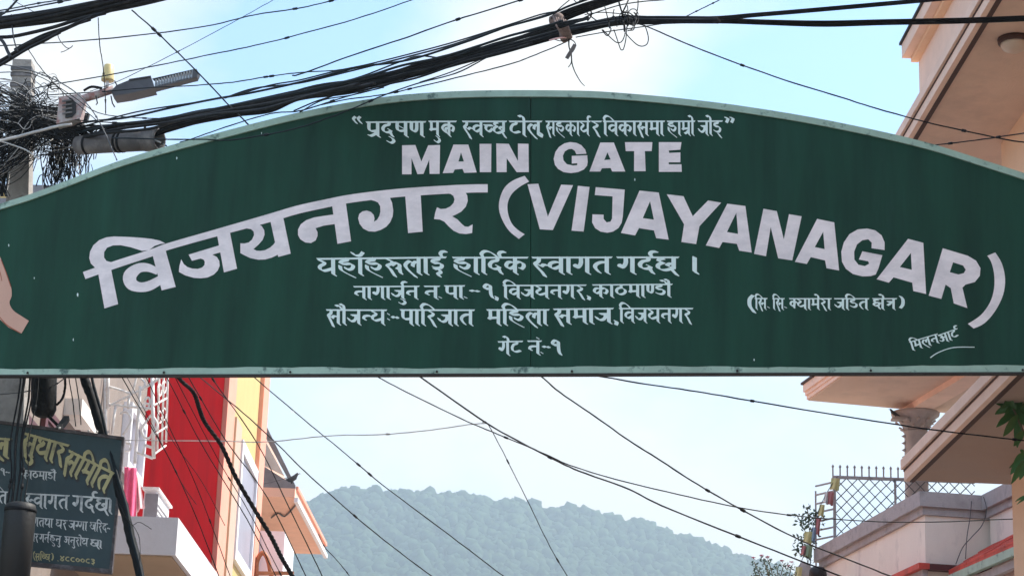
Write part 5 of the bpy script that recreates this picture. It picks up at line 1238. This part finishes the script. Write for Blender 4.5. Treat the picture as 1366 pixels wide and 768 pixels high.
for pts in ([(77, 44), (78, 50), (82, 57), (89, 64), (94, 64), (97, 61)], [(81, 70), (87, 68), (94, 64)]):
    P = cr([(a, b, 9.8) for a, b in pts], 5); part(MB().tube([onY(*p) for p in P], [.9*p[2]/3050/2*1.6 for p in P], 4), 'frayed_wire', 'greywire', tb2)

# tangle of wires round the pole
tgl = MB(); tgw = MB()
def rw(mb_, pts, w):
    P = cr(pts, 5)
    mb_.tube([onY(*p) for p in P], w*12.8/3050/2, 4, False)
for k in range(230):                              # wires fanning in from the left towards the clamp
    y0 = R.uniform(95, 262); y1 = R.gauss(168, 14); xe = R.uniform(60, 118)
    rw(tgl if R.random() < .84 else tgw, [(-30, y0, 12.75+R.uniform(-.2, .1)), (R.uniform(5, 40), y0+(y1-y0)*.5+R.uniform(-18, 18), 12.72+R.uniform(-.1, .08)), (R.uniform(45, 70), y1+R.uniform(-12, 12), 12.7+R.uniform(-.12, .12)), (xe, y1+R.uniform(-6, 12), 12.7)], R.uniform(.7, 1.7))
for k in range(110):                              # loops and curls
    cx, cy = R.gauss(42, 17), R.gauss(158, 24); r = R.uniform(5, 17); a0 = R.uniform(0, 6); e = R.uniform(.5, 1.4)
    Yc = 12.72+R.uniform(-.16, .16)
    rw(tgl if R.random() < .8 else tgw, [(cx+r*cos(a0+t), cy+r*e*sin(a0+t)+t*R.uniform(-2, 3), Yc+R.uniform(-.03, .03)) for t in (0, .8, 1.6, 2.4, 3.2, 4.2)], R.uniform(.8, 1.7))
for k in range(95):                               # coils hanging right of the pole
    cx, cy = R.gauss(84, 11), R.gauss(218, 20); a0 = R.uniform(0, 6); r = R.uniform(4, 13)
    rw(tgl if R.random() < .88 else tgw, [(cx+r*.7*cos(a0+t), cy+r*2*sin(a0+t), 12.8+R.uniform(-.06, .06)) for t in (0, .8, 1.6, 2.4, 3.2, 4.2, 5)], R.uniform(.9, 1.8))
for k in range(26):
    x = R.uniform(-6, 8)
    rw(tgl if R.random() < .75 else tgw, [(x, 160, 12.8), (x+R.uniform(-6, 8), 190, 12.8), (x+R.uniform(-8, 8), 225, 12.8), (x+R.uniform(-6, 10), 262, 12.8)], R.uniform(1, 2.2))
for k in range(34):                               # drooping ends
    x = R.uniform(48, 128); y = R.uniform(172, 198)
    rw(tgl if R.random() < .85 else tgw, [(x, y, 12.75), (x+R.uniform(-7, 7), y+14, 12.75), (x+R.uniform(-10, 10), y+28+R.uniform(0, 12), 12.75)], R.uniform(.9, 1.8))
for k in range(46):
    x = R.uniform(40, 108)
    rw(tgl, [(x, 168+R.uniform(-5, 9), 12.6), (x+22, 176+R.uniform(-10, 10), 12.55), (x+40, 182+R.uniform(-16, 10), 12.55)], R.uniform(1.4, 3.2))
tag(tgl.build('wire_tangle', 'cable'), 'dense tangle of thin black wires round the left pole', 'wire', kind='stuff')
tag(tgw.build('wire_tangle', 'whitewire'), 'pale grey wires mixed into the tangle round the left pole', 'wire', kind='stuff')
wire('white_conduit', 'white flat conduit rising across the wire tangle at the pole', [(-30, 192), (0, 188), (40, 178), (75, 169), (96, 166)], 4.2, 'whitewire', (12.4, 12.4))
wire('white_conduit', 'thin white wire falling to the right below the white conduit', [(-10, 186), (12, 192), (34, 200), (52, 212)], 2, 'whitewire', (12.4, 12.4))
wire('thin_rod', 'thin upright rod rising behind the yellow lamp cap', [(131, 24), (133, 60), (137, 86), (140, 120), (141, 152)], 1.6, 'cable', (12.3, 12.3), cat='rod')

# street lamp on its rusty clamp
LY = 12.45
sl_ = thing('street_lamp', onY(97, 145, LY), 'grey street lamp with ribbed lens and yellow cap on a rusty red arm', 'lamp')
qa = lambda px, py, d=0: onY(px, py, LY+d)
def slabpx(poly, y0, y1, nm, m, lab=None):
    p = list(poly)
    if sum(p[i][0]*p[(i+1) % len(p)][1]-p[(i+1) % len(p)][0]*p[i][1] for i in range(len(p))) > 0: p = p[::-1]
    n = len(p)
    a = [onY(x, y, y0) for x, y in p]; b = [v+V((0, y1-y0, 0)) for v in a]
    return part(MB().add(a+b, [tuple(range(n)), tuple(range(2*n-1, n-1, -1))]+[(i, n+i, n+(i+1) % n, (i+1) % n) for i in range(n)]), nm, m, sl_, lab)
slabpx([(79, 129), (107, 125), (112, 133), (106, 158), (75, 165)], LY, LY+.10, 'clamp_box', 'rustred')
slabpx([(88, 136), (96, 131), (101, 138), (101, 150), (96, 156), (87, 157)], LY-.012, LY-.002, 'dark_recess', 'darkbox')
for k in range(4):
    slabpx([(83, 134+k*5.5), (96, 132+k*5.5), (96, 134+k*5.5), (83, 136+k*5.5)], LY-.02, LY-.013, 'recess_rib', 'pipe')
part(MB().tube([qa(100, 135, .04), qa(128, 127, .04), qa(152, 119, .04)], .024, 12), 'arm', 'rustred', sl_)
part(MB().tube(cr([tuple(qa(112, 121, .02)), tuple(qa(122, 116, .0)), tuple(qa(136, 118, .0))], 5), .008, 6), 'lamp_wire', 'cable', sl_)
mb = MB()
a0, a1, a2, a3 = qa(150, 119, .04), qa(168, 112, .04), qa(174, 109, .04), qa(203, 109, .04)
slabpx([(148, 122), (155, 114), (172, 107), (201, 102), (206, 117), (172, 125), (152, 128)], LY-.02, LY+.10, 'housing', 'steel')
slabpx([(172, 107), (201, 102), (201, 101), (172, 105.5)], LY-.03, LY+.11, 'housing_lid', 'steel')
for k in range(15):
    x = 207+k*3.75; y = 112.2-k*.98
    slabpx([(x, y-6), (x+1.7, y-6.4), (x+.9, y+4.2), (x-.9, y+4.6)], LY+.0, LY+.05, 'lens_fin', 'lampled')
slabpx([(203, 105), (258, 92.5), (263, 94), (264, 97.5), (206, 108)], LY+.052, LY+.062, 'lens_back', 'darkbox')  # near-black colour puts the darkness into the gaps between the fins
slabpx([(204, 116), (262, 101), (263, 103), (206, 118)], LY-.0, LY+.062, 'lens_edge', 'steel')
slabpx([(257, 93), (262, 92), (265, 97), (262, 103), (257, 104)], LY-.003, LY+.065, 'lens_tip', 'steel')
c0_ = qa(143.5, 108, .02)
part(MB().lathe(c0_, [(.038, 0), (.039, .006), (.029, .094), (.025, .101)], 16), 'yellow_cap', 'yellowcap', sl_)
part(MB().lathe(c0_-V((0, 0, .04)), [(.010, 0), (.010, .04)], 8), 'cap_stem', 'frame', sl_)
for pts in ([(128, 128), (130, 138), (128, 140)], [(148, 128), (150, 138), (153, 143)], [(156, 114), (153, 108)]):
    part(MB().tube([qa(*p) for p in pts], .004, 5), 'bracket_rod', 'rust', sl_)
# hollow pipe
pp = thing('hollow_pipe', onY(164, 190, 12.3), 'open ended weathered grey pipe hung under the cable bundle', 'pipe')
a, b = onY(104, 194, 12.55), onY(213, 186, 12.3)
d = (b-a).normalized(); u = d.cross(V((0, 0, 1))).normalized(); v_ = u.cross(d)
def ring(c, r, n=24): return [c+(u*cos(2*pi*k/n)+v_*sin(2*pi*k/n))*r for k in range(n)]
ro, ri_ = .064, .054
mb = MB(); vs = ring(a, ro*.85)+ring(b, ro)+ring(b, ri_)+ring(a, ri_*.85)
n = 24
mb.add(vs, [(j*n+k, j*n+(k+1) % n, ((j+1) % 4)*n+(k+1) % n, ((j+1) % 4)*n+k) for j in range(4) for k in range(n)], True)
part(mb, 'tube', 'pipe', pp)
part(MB().tube([b-d*.10+u*.0, b-d*.02], [ro*1.03, ro*1.03], 24, False), 'collar', 'pipe', pp)
for t in (.12, .5, .55):
    c = a.lerp(b, t); rr_ = ro*(.85+.15*t)+.003
    part(MB().tube([c-d*.008, c+d*.008], rr_, 20), 'strap', 'cable', pp)
for k in range(4):
    part(MB().bar(b-d*.05+u*(-.03+k*.02), b+d*.03+u*(-.034+k*.02)-v_*.03, .008), 'cut_end', 'whitewire' if k % 2 else 'cable', pp)
part(MB().bar(a.lerp(b, .8)+v_*ro, a.lerp(b, .8)+v_*(ro+.05), .012), 'hook', 'rust', pp)

# things hanging below the gate at the left
sp1 = onY(57, 556, 12.35)
cc = thing('splice_closure', sp1, 'black capsule shaped cable closure hanging just below the gate at the left', 'cable joint')
top = onY(60, 470, 12.35)
part(MB().tube([sp1+V((0, 0, .0)), sp1+V((0, 0, .012)), sp1+V((.002, 0, .04)), sp1.lerp(top, .5), top], [.03, .058, .070, .072, .07], 18), 'shell', 'cable', cc)
part(MB().tube(cr([tuple(onY(*p, 12.33)) for p in ((60, 550), (72, 562), (84, 574))], 4), .009, 6), 'tail_cable', 'cable', cc)
TB = MB
wire('drop_cable', 'thick black cable bundle dropping from the gate past the blue sign', [(106, 470), (112, 503), (122, 530), (131, 560), (139, 585), (145, 610), (155, 640), (166, 680), (174, 715), (182, 745), (192, 790)], 13, 'cable', (12.45, 12.2), twist=False, n=8)
wire('drop_cable', 'thinner black cable hugging the thick dropping bundle', [(118, 470), (124, 510), (134, 545), (141, 575), (148, 605), (158, 640), (168, 675), (176, 715), (184, 745), (194, 790)], 5, 'cable2', (12.42, 12.15))
wire('drop_cable', 'thin black cable left of the thick dropping bundle', [(88, 480), (92, 505), (97, 535), (101, 568)], 1.6, 'cable', (12.4, 12.3))
wire('drop_cable', 'thin black cable just right of the capsule closure', [(96, 480), (101, 505), (106, 540), (108, 566)], 1.6, 'cable', (12.4, 12.3))
wire('drop_cable', 'curved black cable ending beside the capsule closure', [(86, 480), (87, 505), (86, 522), (82, 533), (75, 540)], 3.6, 'cable', (12.4, 12.35))
wire('drop_cable', 'pale thin wire slung from the pole under the gate to the closure', [(-10, 526), (20, 524), (50, 519), (75, 512), (90, 500), (100, 490)], 1.6, 'greywire', (12.3, 12.3))
for k, (x, w) in enumerate(((22, 4), (27, 3), (33, 2.4), (16, 2.4), (38, 1.6))):
    wire('drop_cable', ['thick dark cable in front of the blue sign above the dark box', 'second cable in front of the blue sign above the dark box', 'third slim cable in front of the blue sign', 'slim cable left of those crossing the blue sign', 'rightmost slim cable crossing the blue sign letters'][k],
         [(x+14, 480), (x+10+R.uniform(-3, 3), 530), (x+R.uniform(-3, 3), 590), (x+R.uniform(-2, 2)-2, 630), (x-6, 670)], w, 'cable', (12.2, 11.98))
wire('drop_cable', 'fine wires curling off the thick bundle beside the white slab', [(158, 670), (168, 690), (176, 700), (186, 696), (202, 705)], 1.0, 'cable', (12.1, 12.3))
wire('drop_cable', 'fine loose wire running beside the thick dropping bundle', [(170, 690), (184, 712), (187, 735), (183, 765)], 1.0, 'cable', (12.1, 12.1))
jb = onY(16, 768, 11.9)
jx = thing('junction_box', (jb.x, 11.95, onY(16, 800, 11.9).z), 'dark rounded junction box in front of the lower left of the blue sign', 'box')
jt = onY(16, 668, 11.9).z; jw = 21.5*11.9/3050
bx0 = onY(16, 800, 11.9).z
part(MB().tube([(jb.x, 11.95, bx0), (jb.x, 11.95, jt-.03), (jb.x, 11.95, jt-.008), (jb.x, 11.95, jt)], [jw, jw, jw*.93, jw*.7], 24), 'drum', 'darkbox', jx)
part(MB().lathe((jb.x, 11.95, jt-.05), [(jw*1.03, 0), (jw*1.03, .02)], 24), 'rim_band', 'cable', jx)
part(MB().bar((jb.x, 12.0, bx0+.1), (pl.x, 12.98, bx0+.1), .05), 'bracket', 'rust', jx)

# ------------------------------------------------------------------ blue notice board
BY = 12.3
bq = {k: onY(*v, BY) for k, v in dict(tl=(-70, 554), tr=(165, 585), br=(149, 763), bl=(-80, 741)).items()}
bd = thing('notice_board', (bq['bl'].x+.4, BY, bq['bl'].z), 'weathered blue notice board with yellow and grey Devanagari lettering', 'sign')
def bp_(px, py, d): return onY(px, py, BY)+V((0, -d, 0))
def bslab(poly, d0, d1, nm, m, lab=None):
    p = list(poly)
    if sum(p[i][0]*p[(i+1) % len(p)][1]-p[(i+1) % len(p)][0]*p[i][1] for i in range(len(p))) > 0: p = p[::-1]
    n = len(p)
    a = [bp_(x, y, d1) for x, y in p]; b = [bp_(x, y, d0) for x, y in p]
    return part(MB().add(a+b, [tuple(range(n)), tuple(range(2*n-1, n-1, -1))]+[(i, n+i, n+(i+1) % n, (i+1) % n) for i in range(n)]), nm, m, bd, lab)
bslab([(-70, 554), (165, 585), (149, 763), (-80, 741)], -.02, 0, 'board', 'blue')
bslab([(-70, 552), (166, 583), (165.5, 587), (-70, 556)], -.024, .012, 'frame_bar', 'bluerim')
bslab([(166, 583), (163, 587), (146, 762), (149.5, 764)], -.026, .010, 'frame_bar', 'bluerim')
bslab([(-80, 743), (149, 765), (149, 759), (-80, 738)], -.025, .011, 'frame_bar', 'bluerim')
for px, py in ((80, 573), (119, 577), (130, 578)):
    part(MB().lathe(bp_(px, py, .02), [(.006, 0), (.006, .012)], 8), 'bolt', 'whitewire', bd)
part(MB().bar(bp_(78, 574, .01), bp_(85, 552, -.1), .03), 'hanger', 'rust', bd)
part(MB().bar((pl.x, BY+.03, bq['tl'].z-.1), (bq['tr'].x-.1, BY+.03, bq['tr'].z-.1), .03), 'back_bar', 'rust', bd)
part(MB().bar((pl.x, BY+.03, bq['tl'].z-.15), (pl.x, PY-.05, bq['tl'].z-.15), .035), 'back_bar', 'rust', bd)
TITLE = [('la', -12, 584, 14, 586, 23), ('sa u dha aa ra', 33, 578, 91, 594, 25), ('sa i ma i ta', 92, 601, 153, 632, 26)]
pol = []; po2 = []
for r in TITLE:
    po2 += word(r[0], r[1]+1.2, r[2]+1.6, r[3]+1.2, r[4]+1.6, r[5], nib=(2.2, -1.4), th=1.1, grow=.45)
    pol += word(*r, nib=(1.8, -1.1), th=.7, grow=.08)
paint('lettering', po2, lambda a, b: bp_(a, b, .002), 'shadowletter', bd, 'dark outline of the curved yellow heading')
paint('lettering', pol, lambda a, b: bp_(a, b, .004), 'yellow', bd, 'curved yellow heading')
pol = []
for r in [('ka aa Tha ma aa Da au', 29, 627, 75, 630, 10), ('1 -', 0, 624, 14, 625, 9), ('i ta', -6, 655, 10, 656, 15), ('sh va aa ga ta', 34, 658, 92, 661, 17), ('ga da reph chb |', 97, 661, 151, 665, 19),
          ('ma aa Na ta tha aa', 34, 689, 71, 692, 10.5), ('gha ra', 75, 692.5, 90, 694, 10.5), ('ja gh ga aa', 92, 694, 117, 696, 10.5), ('kha i ra da -', 120, 696, 148, 699, 10.5),
          ('ra o ba aa ra', 32, 710, 52, 712, 9.5), ('ga na reph', 53, 712, 66, 713, 9.5), ('ha u na u', 67, 713, 82, 715, 9.5), ('A na u ra o dha', 86, 715, 118, 718, 9.5), ('chb |', 121, 719, 137, 720.5, 10)]:
    pol += word(*r, nib=(1.5, -1.0), th=.7)
paint('lettering', pol, lambda a, b: bp_(a, b, .003), 'greylet', bd, 'grey Devanagari lines under the heading')
pol = []
for r in [('1 0 0', 29, 736, 43, 737, 8.5), ('(', 44, 737, 47, 737, 8.5), ('sa i ch cha', 47, 738, 67, 739, 8), (')', 68, 739, 72, 739, 8), ('. 4 8 8 0 0 8 3', 77, 740, 128, 745, 8)]:
    pol += word(*r, nib=(1.5, -1.0), th=.8)
paint('lettering', pol, lambda a, b: bp_(a, b, .003), 'yellow', bd, 'small yellow bottom line with numbers')

# ------------------------------------------------------------------ wires below the gate
LG = 'thin wires slanting across the view below the gate'
LW = [
 ('wire slanting from the gate centre left and flattening out over the hill to the right', [(440, 468), (503, 502), (551, 527), (624, 562), (672, 582), (729, 606), (760, 620), (822, 639), (905, 659), (1000, 679), (1101, 691), (1217, 696), (1366, 691), (1430, 688)], 1.6, (12.6, 17)),
 ('thicker wire from gate centre crossing the hill to the lower right', [(510, 466), (560, 502), (646, 562), (690, 587), (738, 612), (773, 628), (839, 652), (883, 674), (1000, 721), (1090, 756), (1140, 775)], 2.2, (12.6, 19)),
 ('wire from right of the centre falling steeply to the lower right corner', [(690, 476), (721, 501), (747, 523), (795, 556), (839, 587), (883, 615), (931, 646), (1000, 685), (1072, 722), (1145, 751), (1188, 768), (1220, 780)], 2.1, (12.6, 17)),
 ('nearly level wire on the upper right below the gate', [(740, 492), (797, 501), (861, 512), (930, 522), (1000, 534), (1145, 558), (1253, 574), (1366, 587), (1430, 592)], 2.0, (12.8, 11.9)),
 ('level thin wire from the railing across the red wall', [(120, 586), (180, 587), (289, 588), (354, 589), (426, 582), (460, 580), (514, 579), (576, 573), (625, 566), (650, 564)], 1.4, (14.8, 14.2)),
 ('thin wire hanging steeply over the middle of the hill', [(644, 563), (652, 567), (681, 622), (707, 674), (734, 729), (757, 768), (770, 790)], 1.3, (14.2, 20)),
 ('straight wire from the yellow wall down across the hill', [(300, 470), (339, 503), (404, 558), (460, 604), (510, 646), (598, 712), (672, 768), (700, 788)], 1.5, (12.6, 22)),
 ('wire from the red wall past the pigeon down over the hill', [(230, 472), (267, 503), (325, 551), (370, 592), (400, 622), (453, 670), (510, 718), (576, 768), (610, 792)], 1.6, (12.6, 22)),
 ('leftmost thin wire crossing the white railing and red wall', [(150, 480), (180, 533), (227, 613), (262, 690), (292, 768), (300, 790)], 1.5, (12.6, 14)),
 ('thin wire down the middle of the red wall', [(165, 440), (195, 503), (220, 557), (263, 650), (307, 768), (315, 790)], 1.4, (12.6, 14.6)),
 ('thin wire crossing the red wall and the salmon pilaster', [(200, 460), (223, 504), (270, 594), (330, 693), (368, 768), (380, 790)], 1.5, (12.6, 15)),
 ('thin wire crossing the red wall close to the twisted cable', [(212, 462), (234, 504), (289, 609), (332, 682), (372, 761), (385, 785)], 1.3, (12.6, 15.2)),
 ('thin wire from the top of the salmon pilaster to the salmon balcony', [(225, 460), (252, 504), (300, 585), (357, 664), (408, 768), (420, 795)], 1.5, (12.6, 16)),
 ('thin wire crossing the yellow wall and the peach balcony', [(255, 462), (283, 504), (343, 591), (383, 671), (430, 768), (440, 790)], 1.6, (12.6, 17)),
 ('faint wire over the hill just right of the salmon balcony', [(425, 712), (433, 729), (447, 744), (462, 762), (475, 780)], 1.1, (18, 20)),
 ('faint straight wire over the left part of the red wall', [(168, 500), (205, 570), (240, 640), (262, 672)], 1.0, (12.6, 14)),
 ('short faint wire on the red wall beside the pilaster', [(205, 540), (232, 590), (268, 640), (300, 700)], 1.0, (13, 14.5)),
]
for lab, pts, w, ys in LW:
    # start points hidden behind the sign: keep them there and tie them back to the bundle above
    wire('slanting_wire', lab, pts, w, 'whitewire' if 'level thin wire' in lab else 'cable', ys, group=LG)
wire('twisted_cable', 'thick twisted black cable slanting down over the red wall to the white window', [(212, 462), (238, 503), (258, 523), (266, 545), (274, 564), (296, 595), (314, 635), (339, 678), (361, 714), (375, 742), (390, 768), (400, 790)], 7.2, 'cable', (12.5, 15.5), twist=True)
wire('bent_grey_wire', 'thin grey wire curving over the salmon balcony soffit edge', [(330, 640), (344, 645), (365, 642), (385, 636)], 1.0, 'greywire', (28.9, 28.9))

# ------------------------------------------------------------------ air between here and the hill
hz = bpy.data.materials.new('haze_air'); hz.use_nodes = True
t = hz.node_tree; t.nodes.clear()
pv = N(t, 'ShaderNodeVolumePrincipled'); pv.inputs['Density'].default_value = .00068; pv.inputs['Color'].default_value = (.74, .88, .98, 1); pv.inputs['Anisotropy'].default_value = .2
om = N(t, 'ShaderNodeOutputMaterial'); t.links.new(pv.outputs[0], om.inputs['Volume'])
ztop_h = max(v[2] for v in hv)+9
hb = MB().box((-1400, -400, -1), (1400, 2300, ztop_h)).build('haze', hz)
tag(hb, 'thin bluish haze hanging between the street and the hill', 'haze', kind='stuff')
